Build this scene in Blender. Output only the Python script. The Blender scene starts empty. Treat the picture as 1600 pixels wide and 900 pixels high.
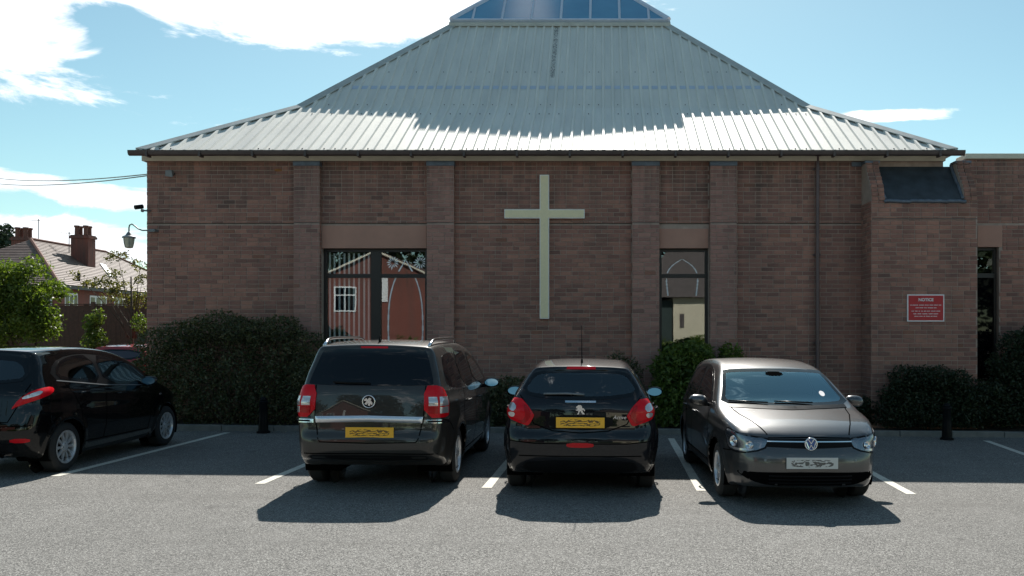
import bpy, bmesh, math, random
import numpy as np
from mathutils import Vector, Matrix
from mathutils.bvhtree import BVHTree
from mathutils.geometry import delaunay_2d_cdt
random.seed(7); np.random.seed(7)
R = math.radians
scene = bpy.context.scene
COL = scene.collection
# ------------------------------------------------------------------ camera
F = 1330.0                      # focal length in pixels of a 1600 px wide picture
HC = 1.73
cam = bpy.data.cameras.new('camera'); cam_o = bpy.data.objects.new('camera', cam); COL.objects.link(cam_o)
cam_o.location = (0, 0, HC); cam_o.rotation_euler = (R(90), 0, 0)
cam.sensor_width = 36; cam.lens = 36*F/1600
cam.shift_x = -(940-800)/1600; cam.shift_y = (525-450)/1600
cam.clip_end = 3000; cam.clip_start = .05
scene.camera = cam_o
# ------------------------------------------------------------------ world, sun, exposure
SUN_EL, SUN_AZ = 43.38, 0.6      # degrees; azimuth from +Y towards +X (the sun stands behind the church)
scene.view_settings.view_transform = 'Standard'; scene.view_settings.look = 'None'
scene.view_settings.exposure = 0.75; scene.view_settings.gamma = 1
W = bpy.data.worlds.new('World'); scene.world = W; W.use_nodes = True
nt = W.node_tree; N = nt.nodes; L = nt.links; N.clear()
def val(s):
    return s
def mth(nt, op, a, b=None, c=None, clamp=False):
    n = nt.nodes.new('ShaderNodeMath'); n.operation = op; n.use_clamp = clamp
    for i, v in enumerate((a, b, c)):
        if v is None: continue
        if isinstance(v, (int, float)): n.inputs[i].default_value = v
        else: nt.links.new(v, n.inputs[i])
    return n.outputs[0]
def mixc(nt, fac, a, b, mode='MIX'):
    n = nt.nodes.new('ShaderNodeMix'); n.data_type = 'RGBA'; n.blend_type = mode
    for i, v in ((0, fac), (6, a), (7, b)):
        if isinstance(v, (int, float)): n.inputs[i].default_value = v
        elif isinstance(v, tuple): n.inputs[i].default_value = (*v, 1) if len(v) == 3 else v
        else: nt.links.new(v, n.inputs[i])
    return n.outputs[2]
sky = N.new('ShaderNodeTexSky'); sky.sky_type = 'NISHITA'; sky.sun_disc = False
sky.sun_elevation = R(SUN_EL); sky.sun_rotation = R(SUN_AZ); sky.altitude = 20; sky.air_density = 1.0; sky.dust_density = .35; sky.ozone_density = 2.2
tc = N.new('ShaderNodeTexCoord'); sep = N.new('ShaderNodeSeparateXYZ'); L.new(tc.outputs['Generated'], sep.inputs[0])
X_, Y_, Z_ = sep.outputs
az = mth(nt, 'ARCTAN2', X_, Y_); el = mth(nt, 'ARCSINE', Z_)
comb = N.new('ShaderNodeCombineXYZ'); L.new(mth(nt,'MULTIPLY',az,1.0), comb.inputs[0]); L.new(mth(nt,'MULTIPLY',el,2.3), comb.inputs[1])
# noise in azimuth/elevation is seamless enough in front; the seam lies straight behind, so blend with direction space
mp = N.new('ShaderNodeMapping'); mp.inputs['Scale'].default_value = (1.0, 1.0, 3.0); L.new(tc.outputs['Generated'], mp.inputs[0])
nz = N.new('ShaderNodeTexNoise'); nz.inputs['Scale'].default_value = 3.6; nz.inputs['Detail'].default_value = 9; nz.inputs['Roughness'].default_value = .58
nz.inputs['Distortion'].default_value = .35
L.new(mp.outputs[0], nz.inputs[0])
nz2 = N.new('ShaderNodeTexNoise'); nz2.inputs['Scale'].default_value = 6.5; nz2.inputs['Detail'].default_value = 10; nz2.inputs['Roughness'].default_value = .64; nz2.inputs['Distortion'].default_value = .5
L.new(mp.outputs[0], nz2.inputs[0])
def pxdir(px, py):
    u = (px-940)/F; v = (525-py)/F
    return math.atan(u), math.atan(v/math.sqrt(1+u*u))
def blob(px, py, sx, sy, amp):
    a, e = pxdir(px, py)
    da = mth(nt,'MULTIPLY', mth(nt,'SUBTRACT', az, a), F/sx/1.1); de = mth(nt,'MULTIPLY', mth(nt,'SUBTRACT', el, e), F/sy/1.1)
    r2 = mth(nt,'ADD', mth(nt,'MULTIPLY', da, da), mth(nt,'MULTIPLY', de, de))
    return mth(nt,'MULTIPLY', mth(nt,'EXPONENT', mth(nt,'MULTIPLY', r2, -1.0)), amp)
dens = mth(nt,'ADD', mth(nt,'MULTIPLY', mth(nt,'SUBTRACT', nz.outputs[0], .5), 1.1), mth(nt,'MULTIPLY', mth(nt,'SUBTRACT', nz2.outputs[0], .5), 2.1))
for b in [(50,40,150,75,.50), (30,110,120,40,.22), (470,0,250,62,.50), (620,30,160,50,.40), (300,-60,320,70,.6), (800,-60,200,60,.3), (185,40,42,26,-.85),
          (165,300,120,17,.52), (215,312,90,16,.35), (20,280,90,14,.40), (70,345,130,22,.42), (190,385,150,36,.50), (60,325,60,8,-.3), (215,345,60,9,-.4), (20,400,100,30,.3),
          (1380,182,70,8,1.0), (1335,175,40,5,.5), (380,165,150,9,.18), (1390,130,140,9,.14), (120,215,300,32,-.3), (420,160,220,45,-.18), (1150,150,600,160,-.35)]:
    dens = mth(nt,'ADD', dens, blob(*b))
dens = mth(nt,'ADD', dens, -.12)
rmp = N.new('ShaderNodeMapRange'); rmp.interpolation_type = 'SMOOTHSTEP'; rmp.inputs[1].default_value = .04; rmp.inputs[2].default_value = .34
L.new(dens, rmp.inputs[0])
# pull the physical sky towards the cyan of the photograph
tint = mixc(nt, 1.0, sky.outputs[0], (1.0, 1.18, .97), 'MULTIPLY')
cshade = mixc(nt, mth(nt,'MULTIPLY', mth(nt,'SUBTRACT', nz2.outputs[0], .35, clamp=True), 3.0, clamp=True), (8.6, 9.4, 10.2), (13.0, 13.2, 13.4))
cl = mixc(nt, rmp.outputs[0], tint, cshade)
bg = N.new('ShaderNodeBackground'); bg.inputs[1].default_value = .07; L.new(cl, bg.inputs[0])
wo = N.new('ShaderNodeOutputWorld'); L.new(bg.outputs[0], wo.inputs[0])
sl = bpy.data.lights.new('sun', 'SUN'); sl.energy = 4.6; sl.angle = R(.53); sl.color = (1, .955, .88)
so = bpy.data.objects.new('sun', sl); COL.objects.link(so)
sd = Vector((math.sin(R(SUN_AZ))*math.cos(R(SUN_EL)), math.cos(R(SUN_AZ))*math.cos(R(SUN_EL)), math.sin(R(SUN_EL))))
so.rotation_euler = (-sd).to_track_quat('-Z', 'Y').to_euler(); so.location = (0, 40, 60)
# ------------------------------------------------------------------ helpers
def gz(x): return -0.0085*max(-14., min(14., x))
def PX(px, Y): return (px-940)*Y/F
def PZ(py, Y): return HC+(525-py)*Y/F
class MB:
    def __init__(s): s.v = []; s.f = []
    def add(s, v, f):
        o = len(s.v); s.v += [tuple(p) for p in v]; s.f += [tuple(i+o for i in q) for q in f]; return s
    def box(s, x0, x1, y0, y1, z0, z1):
        v = [(x0,y0,z0),(x1,y0,z0),(x1,y1,z0),(x0,y1,z0),(x0,y0,z1),(x1,y0,z1),(x1,y1,z1),(x0,y1,z1)]
        return s.add(v, [(0,3,2,1),(4,5,6,7),(0,1,5,4),(1,2,6,5),(2,3,7,6),(3,0,4,7)])
    def prism(s, poly, axis, a, b):
        # poly: 2d points in the two other axes (x: (y,z), y: (x,z), z: (x,y))
        def P(p, t):
            return {'x': (t,p[0],p[1]), 'y': (p[0],t,p[1]), 'z': (p[0],p[1],t)}[axis]
        n = len(poly); v = [P(p,a) for p in poly]+[P(p,b) for p in poly]
        f = [tuple(range(n))[::-1], tuple(range(n,2*n))]+[(i,(i+1)%n,n+(i+1)%n,n+i) for i in range(n)]
        return s.add(v, f)
    def tube(s, pts, r, n=8, closed=False, cap=True):
        pts = [Vector(p) for p in pts]; m = len(pts); rs = r if isinstance(r, (list, tuple)) else [r]*m
        v = []; up = None
        for i, p in enumerate(pts):
            if closed: t = pts[(i+1) % m]-pts[i-1]
            else: t = pts[min(i+1,m-1)]-pts[max(i-1,0)]
            t.normalize()
            if up is None:
                up = Vector((0,0,1)) if abs(t.z) < .9 else Vector((1,0,0))
            a = (up - t*up.dot(t)).normalized(); up = a; b = t.cross(a)
            for k in range(n):
                an = 2*math.pi*k/n; v.append(p+(a*math.cos(an)+b*math.sin(an))*rs[i])
        f = []
        for i in range(m if closed else m-1):
            j = (i+1) % m
            for k in range(n):
                f.append((i*n+k, i*n+(k+1)%n, j*n+(k+1)%n, j*n+k))
        if not closed and cap: f += [tuple(range(n))[::-1], tuple((m-1)*n+k for k in range(n))]
        return s.add(v, f)
    def lathe(s, prof, n=32, axis='x', c=(0,0,0), closed=False):
        v = []; m = len(prof)
        for k in range(n):
            a = 2*math.pi*k/n; ca, sa = math.cos(a), math.sin(a)
            for (t, r) in prof:
                p = {'x': (t, r*ca, r*sa), 'y': (r*ca, t, r*sa), 'z': (r*ca, r*sa, t)}[axis]
                v.append((p[0]+c[0], p[1]+c[1], p[2]+c[2]))
        f = []
        for k in range(n):
            k2 = (k+1) % n
            for i in range(m if closed else m-1):
                j = (i+1) % m
                f.append((k*m+i, k*m+j, k2*m+j, k2*m+i))
        return s.add(v, f)
    def build(s, name, mat, parent=None, off=None, smooth=False, kind=None, label=None, bev=0, fix=True):
        if off is None: off = ORG.get(parent.name, (0,0,0)) if parent else (0,0,0)
        me = bpy.data.meshes.new(name)
        me.from_pydata([(p[0]-off[0], p[1]-off[1], p[2]-off[2]) for p in s.v], [], s.f)
        if fix:
            bm = bmesh.new(); bm.from_mesh(me); bmesh.ops.recalc_face_normals(bm, faces=bm.faces)
            if bev: bmesh.ops.bevel(bm, geom=[e for e in bm.edges if e.calc_face_angle(0) > .6], offset=bev, segments=2, affect='EDGES', profile=.6)
            bm.to_mesh(me); bm.free()
        me.materials.append(mat)
        if smooth:
            me.shade_smooth()
            if smooth is not True: me.set_sharp_from_angle(angle=R(smooth))
        o = bpy.data.objects.new(name, me); COL.objects.link(o)
        if parent:
            o.parent = parent; ORG[o.name] = off
        if kind: o['kind'] = kind
        if label: o['label'] = label
        return o
ORG = {}
def thing(name, label, cat, loc=(0,0,0), group=None):
    o = bpy.data.objects.new(name, None); COL.objects.link(o); o.location = loc; o.empty_display_size = .3
    o['label'] = label; o['category'] = cat
    if group: o['group'] = group
    ORG[o.name] = tuple(loc)
    return o
def tag(o, label=None, cat=None, group=None, kind=None):
    for k, v in (('label',label),('category',cat),('group',group),('kind',kind)):
        if v: o[k] = v
    return o
def inst(src, parent, loc, rot=None, name=None):
    o = src.copy(); COL.objects.link(o); o.location = loc
    if rot: o.rotation_euler = rot
    if parent: o.parent = parent
    return o
# ------------------------------------------------------------------ materials
def newmat(name):
    m = bpy.data.materials.new(name); m.use_nodes = True; nt = m.node_tree
    b = nt.nodes['Principled BSDF']; return m, nt, b
def noise(nt, scale, detail=4, rough=.55, vec=None, mapscale=None, coord='Object'):
    n = nt.nodes.new('ShaderNodeTexNoise'); n.inputs['Scale'].default_value = scale; n.inputs['Detail'].default_value = detail; n.inputs['Roughness'].default_value = rough
    if vec is None:
        if coord == 'World':
            g = nt.nodes.new('ShaderNodeNewGeometry'); vec = g.outputs['Position']
        else:
            t = nt.nodes.new('ShaderNodeTexCoord'); vec = t.outputs[coord]
    if mapscale:
        m = nt.nodes.new('ShaderNodeMapping'); m.inputs['Scale'].default_value = mapscale; nt.links.new(vec, m.inputs[0]); vec = m.outputs[0]
    nt.links.new(vec, n.inputs['Vector']); return n.outputs[0]
def ramp(nt, fac, stops, interp='LINEAR'):
    n = nt.nodes.new('ShaderNodeValToRGB'); n.color_ramp.interpolation = interp; cr = n.color_ramp
    while len(cr.elements) < len(stops): cr.elements.new(.5)
    for e, (p, c) in zip(cr.elements, stops):
        e.position = p; e.color = (*c, 1) if len(c) == 3 else c
    nt.links.new(fac, n.inputs[0]); return n.outputs[0]
def bump(nt, b, h, strength=.3, dist=.01):
    n = nt.nodes.new('ShaderNodeBump'); n.inputs['Strength'].default_value = strength; n.inputs['Distance'].default_value = dist
    nt.links.new(h, n.inputs['Height']); nt.links.new(n.outputs[0], b.inputs['Normal'])
def mat(name, col, rough=.6, metal=0, var=.12, vs=6, bmp=0, bs=60, coat=0, spec=.5):
    m, nt, b = newmat(name)
    f = noise(nt, vs, 5, coord='World')
    c = ramp(nt, f, [(.25, tuple(x*(1-var) for x in col)), (.75, tuple(min(1, x*(1+var)) for x in col))])
    nt.links.new(c, b.inputs['Base Color']); b.inputs['Metallic'].default_value = metal
    r = nt.nodes.new('ShaderNodeMapRange'); r.inputs[3].default_value = max(.02, rough*.85); r.inputs[4].default_value = min(1, rough*1.15); nt.links.new(f, r.inputs[0])
    nt.links.new(r.outputs[0], b.inputs['Roughness']); b.inputs['Coat Weight'].default_value = coat; b.inputs['Coat Roughness'].default_value = .03
    b.inputs['Specular IOR Level'].default_value = spec
    if bmp: bump(nt, b, noise(nt, bs, 4, coord='World'), bmp, .01)
    return m
def brick_mat(name, cols, amount=1.0):
    m, nt, b = newmat(name)
    g = nt.nodes.new('ShaderNodeNewGeometry'); oi = nt.nodes.new('ShaderNodeObjectInfo')
    r = mth(nt, 'FRACT', mth(nt, 'ADD', g.outputs['Random Per Island'], oi.outputs['Random']))
    big = noise(nt, .9, 3, coord='World'); mid = noise(nt, 14, 4, coord='World')
    r2 = mth(nt, 'ADD', mth(nt, 'MULTIPLY', r, .52*amount), mth(nt, 'ADD', mth(nt, 'MULTIPLY', mth(nt,'SUBTRACT',big,.5), .75), .2), clamp=True)
    n = len(cols); c = ramp(nt, r2, [(i/(n-1), k) for i, k in enumerate(cols)])
    # a few odd dark or orange bricks
    odd = mth(nt, 'GREATER_THAN', mth(nt,'FRACT', mth(nt,'MULTIPLY', r, 37.3)), .965)
    c = mixc(nt, mth(nt,'MULTIPLY', odd, .38), c, (.07,.05,.045))
    odd2 = mth(nt, 'GREATER_THAN', mth(nt,'FRACT', mth(nt,'MULTIPLY', r, 71.7)), .99)
    c = mixc(nt, mth(nt,'MULTIPLY', odd2, .6), c, (.30,.12,.07))
    c = mixc(nt, mth(nt,'MULTIPLY', mid, .35), c, (.05,.04,.038), 'MIX')
    # grime that grows downwards from the gutter and upwards from the soil
    sx = nt.nodes.new('ShaderNodeSeparateXYZ'); nt.links.new(g.outputs['Position'], sx.inputs[0])
    st = noise(nt, 1.0, 4, coord='World', mapscale=(2.2, 2.2, .25))
    c = mixc(nt, mth(nt,'MULTIPLY', mth(nt,'SUBTRACT', st, .45, clamp=True), 1.3), c, (.07,.06,.055))
    # rain streaks that hang from the gutter, and a foot mixed darker towards the ground
    s2 = noise(nt, 1.0, 5, .7, coord='World', mapscale=(9, 9, .5)); tp = nt.nodes.new('ShaderNodeMapRange'); tp.inputs[1].default_value = 3.7; tp.inputs[2].default_value = 5.1; nt.links.new(sx.outputs[2], tp.inputs[0])
    c = mixc(nt, mth(nt,'MULTIPLY', mth(nt,'MULTIPLY', mth(nt,'SUBTRACT', s2, .42, clamp=True), 3.2, clamp=True), tp.outputs[0]), c, (.06,.05,.04))
    ft = nt.nodes.new('ShaderNodeMapRange'); ft.inputs[1].default_value = 1.5; ft.inputs[2].default_value = .2; nt.links.new(sx.outputs[2], ft.inputs[0])
    c = mixc(nt, mth(nt,'MULTIPLY', mth(nt,'MULTIPLY', s2, .8), ft.outputs[0]), c, (.085,.075,.06))
    nt.links.new(c, b.inputs['Base Color']); b.inputs['Roughness'].default_value = .88
    bump(nt, b, noise(nt, 90, 5, coord='World'), .5, .006)
    return m
M = {}
M['brick'] = brick_mat('brown brick', [(.18,.092,.073),(.31,.148,.117),(.395,.186,.142),(.50,.24,.176),(.39,.205,.168)])
M['pilbrick'] = brick_mat('pilaster brick', [(.28,.148,.125),(.39,.20,.167),(.45,.232,.192),(.50,.262,.21),(.42,.225,.19)])
M['mortar'] = mat('mortar', (.40,.30,.25), .95, var=.2, vs=8, bmp=.3)
M['redbrick'] = brick_mat('red brick', [(.20,.062,.045),(.25,.078,.055),(.30,.10,.07)])
M['lintel'] = mat('lintel brick', (.46,.25,.19), .85, var=.1, vs=3, bmp=.3)
M['fascia'] = mat('beige fascia', (.66,.61,.49), .6, var=.12, vs=3)
M['gutter'] = mat('brown gutter', (.075,.052,.048), .45, var=.25, vs=4)
M['pipe'] = mat('brown pipe', (.12,.075,.075), .4, var=.2, vs=4)
M['lead'] = mat('lead', (.13,.15,.185), .5, metal=.3, var=.35, vs=9, bmp=.15, bs=25)
M['leaddark'] = mat('dark lead', (.045,.055,.065), .55, metal=.2, var=.4, vs=5, bmp=.15, bs=12)
M['winframe'] = mat('window frame', (.022,.017,.015), .45)
M['white'] = mat('white upvc', (.75,.75,.74), .4, var=.05)
M['cream'] = mat('cross face', (.88,.76,.50), .7, var=.05, vs=20, bmp=.2, bs=160)
M['crossrim'] = mat('cross rim', (.90,.85,.80), .5)
M['black'] = mat('black plastic', (.010,.010,.011), .3, var=.2, spec=.08)
M['rubber'] = mat('rubber', (.018,.018,.018), .85, var=.3, vs=30)
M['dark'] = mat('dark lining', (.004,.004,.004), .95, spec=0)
M['chrome'] = mat('chrome', (.75,.76,.78), .12, metal=1, var=.05)
M['alloy'] = mat('alloy', (.66,.67,.69), .33, metal=.6, var=.1, vs=30)
M['grey'] = mat('grey steel', (.20,.21,.22), .45, metal=.4)
M['signred'] = mat('sign red', (.52,.012,.022), .4, var=.12, vs=10)
M['signwhite'] = mat('sign white', (.88,.82,.82), .5)
M['kerb'] = mat('kerb concrete', (.17,.165,.155), .9, var=.25, vs=7, bmp=.5, bs=80)
M['soil'] = mat('soil', (.06,.045,.033), 1, var=.5, vs=12, bmp=1, bs=30)
M['wood'] = mat('brown fence wood', (.095,.045,.03), .8, var=.35, vs=12)
M['bark'] = mat('bark', (.09,.065,.045), .9, var=.3, vs=20, bmp=.6, bs=40)
M['render'] = mat('beige render', (.62,.56,.42), .9, var=.08, vs=3, bmp=.3)
M['clay'] = mat('terracotta pot', (.16,.07,.05), .85, var=.3)
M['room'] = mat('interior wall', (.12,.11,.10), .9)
M['blind'] = mat('blind fabric', (.82,.82,.80), .7, var=.05)
M['etch'] = mat('etched glass line', (.85,.88,.92), .55, var=.2)
M['roadpaint'] = None

def asphalt():
    m, nt, b = newmat('asphalt')
    v = nt.nodes.new('ShaderNodeTexVoronoi'); v.inputs['Scale'].default_value = 105
    g = nt.nodes.new('ShaderNodeNewGeometry'); nt.links.new(g.outputs['Position'], v.inputs['Vector'])
    sp = nt.nodes.new('ShaderNodeSeparateColor'); nt.links.new(v.outputs['Color'], sp.inputs[0])
    stone = ramp(nt, sp.outputs[0], [(0,(.085,.082,.078)),(.35,(.185,.178,.168)),(.7,(.275,.266,.25)),(1,(.42,.41,.385))])
    crack = mth(nt, 'MULTIPLY', mth(nt,'SUBTRACT', v.outputs['Distance'], .45, clamp=True), 3.0, clamp=True)
    c = mixc(nt, crack, stone, (.06,.06,.058))
    v2 = nt.nodes.new('ShaderNodeTexVoronoi'); v2.inputs['Scale'].default_value = 40; nt.links.new(g.outputs['Position'], v2.inputs['Vector'])
    s2 = nt.nodes.new('ShaderNodeSeparateColor'); nt.links.new(v2.outputs['Color'], s2.inputs[0])
    dk = mth(nt,'MULTIPLY', mth(nt,'GREATER_THAN', s2.outputs[1], .86), .35)
    c = mixc(nt, dk, c, (.07,.068,.064))
    big = noise(nt, .35, 6, .6, coord='World'); c = mixc(nt, mth(nt,'MULTIPLY', mth(nt,'SUBTRACT', big, .42, clamp=True), 1.3), c, (.13,.125,.118))
    md = noise(nt, 2.4, 5, .6, coord='World'); c = mixc(nt, mth(nt,'MULTIPLY', mth(nt,'SUBTRACT', md, .5, clamp=True), .9), c, (.27,.262,.25))
    # faint wheel tracks running along the aisle
    tr = noise(nt, .8, 4, .6, coord='World', mapscale=(.12, 2.2, 1)); c = mixc(nt, mth(nt,'MULTIPLY', mth(nt,'SUBTRACT', tr, .52, clamp=True), 1.6), c, (.12,.115,.108))
    oil = noise(nt, 1.7, 3, .5, coord='World'); c = mixc(nt, mth(nt,'MULTIPLY', mth(nt,'SUBTRACT', oil, .66, clamp=True), 5.0, clamp=True), c, (.055,.052,.05))
    nt.links.new(c, b.inputs['Base Color']); b.inputs['Roughness'].default_value = .9; b.inputs['Specular IOR Level'].default_value = .25
    bump(nt, b, v.outputs['Distance'], .55, .008)
    return m
M['asphalt'] = asphalt()
def roadpaint():
    m, nt, b = newmat('worn white line paint')
    n = noise(nt, 60, 5, .7, coord='World'); n2 = noise(nt, 5, 4, coord='World')
    f = mth(nt,'ADD', mth(nt,'MULTIPLY', n, 1.0), mth(nt,'MULTIPLY', n2, .35))
    c = ramp(nt, f, [(.46,(.20,.195,.18)),(.66,(.60,.58,.51)),(1,(.72,.70,.62))])
    nt.links.new(c, b.inputs['Base Color']); b.inputs['Roughness'].default_value = .8; bump(nt, b, n, .4, .004); return m
M['roadpaint'] = roadpaint()
def roofmat():
    m, nt, b = newmat('coated steel roof sheet')
    n = noise(nt, 1.0, 5, .6, coord='World', mapscale=(3.0, .5, .5)); sp = noise(nt, 40, 3, coord='World')
    c = ramp(nt, n, [(.3,(.62,.61,.57)),(.7,(.76,.74,.68))])
    g = nt.nodes.new('ShaderNodeNewGeometry'); s = nt.nodes.new('ShaderNodeSeparateXYZ'); nt.links.new(g.outputs['Position'], s.inputs[0])
    # lichen streak below the skylight and mould freckles
    dx = mth(nt,'ABSOLUTE', mth(nt,'SUBTRACT', s.outputs[0], mth(nt,'ADD', -1.12, mth(nt,'MULTIPLY', n, .04))))
    st = mth(nt,'MULTIPLY', mth(nt,'LESS_THAN', dx, .05), mth(nt,'MULTIPLY', mth(nt,'GREATER_THAN', s.outputs[2], 7.5), mth(nt,'GREATER_THAN', sp, .50)))
    c = mixc(nt, mth(nt,'MULTIPLY', st, .8), c, (.06,.06,.055))
    fr = mth(nt,'GREATER_THAN', noise(nt, 55, 2, coord='World'), .70)
    c = mixc(nt, mth(nt,'MULTIPLY', fr, mth(nt,'MULTIPLY', mth(nt,'GREATER_THAN', noise(nt, 1.3, 2, coord='World'), .58), .7)), c, (.08,.075,.06))
    nt.links.new(c, b.inputs['Base Color']); b.inputs['Roughness'].default_value = .62; b.inputs['Specular IOR Level'].default_value = .5; b.inputs['Metallic'].default_value = .22
    bump(nt, b, noise(nt, 6, 2, coord='World'), .06, .02)
    return m
M['roof'] = roofmat()
M['rooftrim'] = mat('roof trim', (.42,.43,.41), .45, metal=.1, var=.15, vs=4)
M['roofblue'] = mat('bluish roof band', (.46,.53,.64), .5, var=.1, vs=3)
M['alu'] = mat('skylight bars', (.56,.60,.70), .35, metal=.15, var=.08)
def skyglass():
    m, nt, b = newmat('tinted skylight glass')
    n = noise(nt, .8, 3, coord='World'); c = ramp(nt, n, [(.3,(.06,.22,.38)),(.7,(.09,.30,.48))])
    nt.links.new(c, b.inputs['Base Color']); b.inputs['Roughness'].default_value = .10; b.inputs['Specular IOR Level'].default_value = .45
    return m
M['skyglass'] = skyglass()
def winglass(name, gloss=.10, tint=(.92,.95,.95)):
    m, nt, b = newmat(name); nt.nodes.remove(b)
    o = nt.nodes['Material Output']; g = nt.nodes.new('ShaderNodeBsdfGlossy'); g.inputs['Roughness'].default_value = .004; g.inputs['Color'].default_value = (.95,.97,1,1)
    t = nt.nodes.new('ShaderNodeBsdfTransparent'); t.inputs['Color'].default_value = (*tint,1)
    lw = nt.nodes.new('ShaderNodeLayerWeight'); lw.inputs['Blend'].default_value = .25
    nb = nt.nodes.new('ShaderNodeBump'); nb.inputs['Strength'].default_value = .03; nb.inputs['Distance'].default_value = .01
    nt.links.new(noise(nt, 1.6, 2, coord='World'), nb.inputs['Height']); nt.links.new(nb.outputs[0], g.inputs['Normal'])
    f = mth(nt,'ADD', mth(nt,'MULTIPLY', lw.outputs['Fresnel'], .6), gloss, clamp=True)
    mx = nt.nodes.new('ShaderNodeMixShader'); nt.links.new(f, mx.inputs[0]); nt.links.new(t.outputs[0], mx.inputs[1]); nt.links.new(g.outputs[0], mx.inputs[2]); nt.links.new(mx.outputs[0], o.inputs[0])
    return m
M['winglass'] = winglass('window glass')
def plain(name, col, rough, metal=0, coat=0, spec=.5, **k):
    m, nt, b = newmat(name); b.inputs['Base Color'].default_value = (*col,1); b.inputs['Roughness'].default_value = rough; b.inputs['Metallic'].default_value = metal
    b.inputs['Coat Weight'].default_value = coat; b.inputs['Coat Roughness'].default_value = .02; b.inputs['Specular IOR Level'].default_value = spec
    return m
def paint(name, col, metal=.5, rough=.35, flake=.3, spec=.5):
    m, nt, b = newmat(name)
    f = noise(nt, 900, 2, coord='Object'); d = noise(nt, 3, 4, coord='Object')
    c = ramp(nt, f, [(.35, tuple(x*(1-flake) for x in col)), (.65, tuple(x*(1+flake) for x in col))])
    # road dust towards the sills
    t = nt.nodes.new('ShaderNodeTexCoord'); s = nt.nodes.new('ShaderNodeSeparateXYZ'); nt.links.new(t.outputs['Object'], s.inputs[0])
    du = mth(nt,'MULTIPLY', mth(nt,'MULTIPLY', mth(nt,'SUBTRACT', .62, s.outputs[2], clamp=True), .5), d)
    c = mixc(nt, du, c, (.16,.14,.12))
    nt.links.new(c, b.inputs['Base Color']); b.inputs['Metallic'].default_value = metal; b.inputs['Roughness'].default_value = rough
    b.inputs['Specular IOR Level'].default_value = spec; b.inputs['Coat Weight'].default_value = 1; nt.links.new(mth(nt,'ADD', mth(nt,'MULTIPLY', d, .03), .005), b.inputs['Coat Roughness'])
    bump(nt, b, noise(nt, 2.5, 2, coord='Object'), .02, .02)
    return m
M['paint_mpv'] = paint('dark charcoal paint', (.036,.032,.029), .35, .42, spec=.2)
M['paint_hatch'] = paint('black blue paint', (.007,.007,.010), 0, .5, spec=.03)
M['paint_grey'] = paint('warm grey metallic paint', (.088,.087,.089), .7, .33)
M['paint_black'] = paint('black paint', (.0025,.0025,.003), 0, .5, spec=0)
M['paint_red'] = paint('red paint', (.35,.02,.02), .2)
def carglass(name, tint, extra=.035, gl=(.93,.98,1)):
    m, nt, b = newmat(name); o = nt.nodes['Material Output']
    b.inputs['Base Color'].default_value = (.004,.004,.005,1); b.inputs['Roughness'].default_value = .05
    g = nt.nodes.new('ShaderNodeBsdfGlossy'); g.inputs['Roughness'].default_value = .005; g.inputs['Color'].default_value = (*gl,1)
    t = nt.nodes.new('ShaderNodeBsdfTransparent'); t.inputs['Color'].default_value = (*tint,1)
    fz = nt.nodes.new('ShaderNodeFresnel'); fz.inputs['IOR'].default_value = 1.52
    gn = nt.nodes.new('ShaderNodeNewGeometry')
    mx = nt.nodes.new('ShaderNodeMixShader'); nt.links.new(mth(nt,'ADD', mth(nt,'MULTIPLY', fz.outputs[0], 1.7), extra, clamp=True), mx.inputs[0])
    nt.links.new(t.outputs[0], mx.inputs[1]); nt.links.new(g.outputs[0], mx.inputs[2])
    at = nt.nodes.new('ShaderNodeAttribute'); at.attribute_name = 'edge'
    m2 = nt.nodes.new('ShaderNodeMixShader'); nt.links.new(mth(nt,'LESS_THAN', at.outputs['Fac'], .037), m2.inputs[0])
    nt.links.new(mx.outputs[0], m2.inputs[1]); nt.links.new(b.outputs[0], m2.inputs[2]); nt.links.new(m2.outputs[0], o.inputs[0]); return m
M['carglass'] = carglass('tinted car glass', (.42,.48,.47))
M['seat'] = mat('dark seat fabric', (.035,.035,.038), .9, var=.3, vs=40)
M['dash'] = mat('dashboard plastic', (.03,.03,.032), .6, var=.2, vs=20)
M['privacy'] = plain('privacy glass', (.002,.002,.004), .02, spec=.45)
M['screen'] = carglass('windscreen glass', (.55,.74,.74), .10, (.55,.86,1.0))

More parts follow.
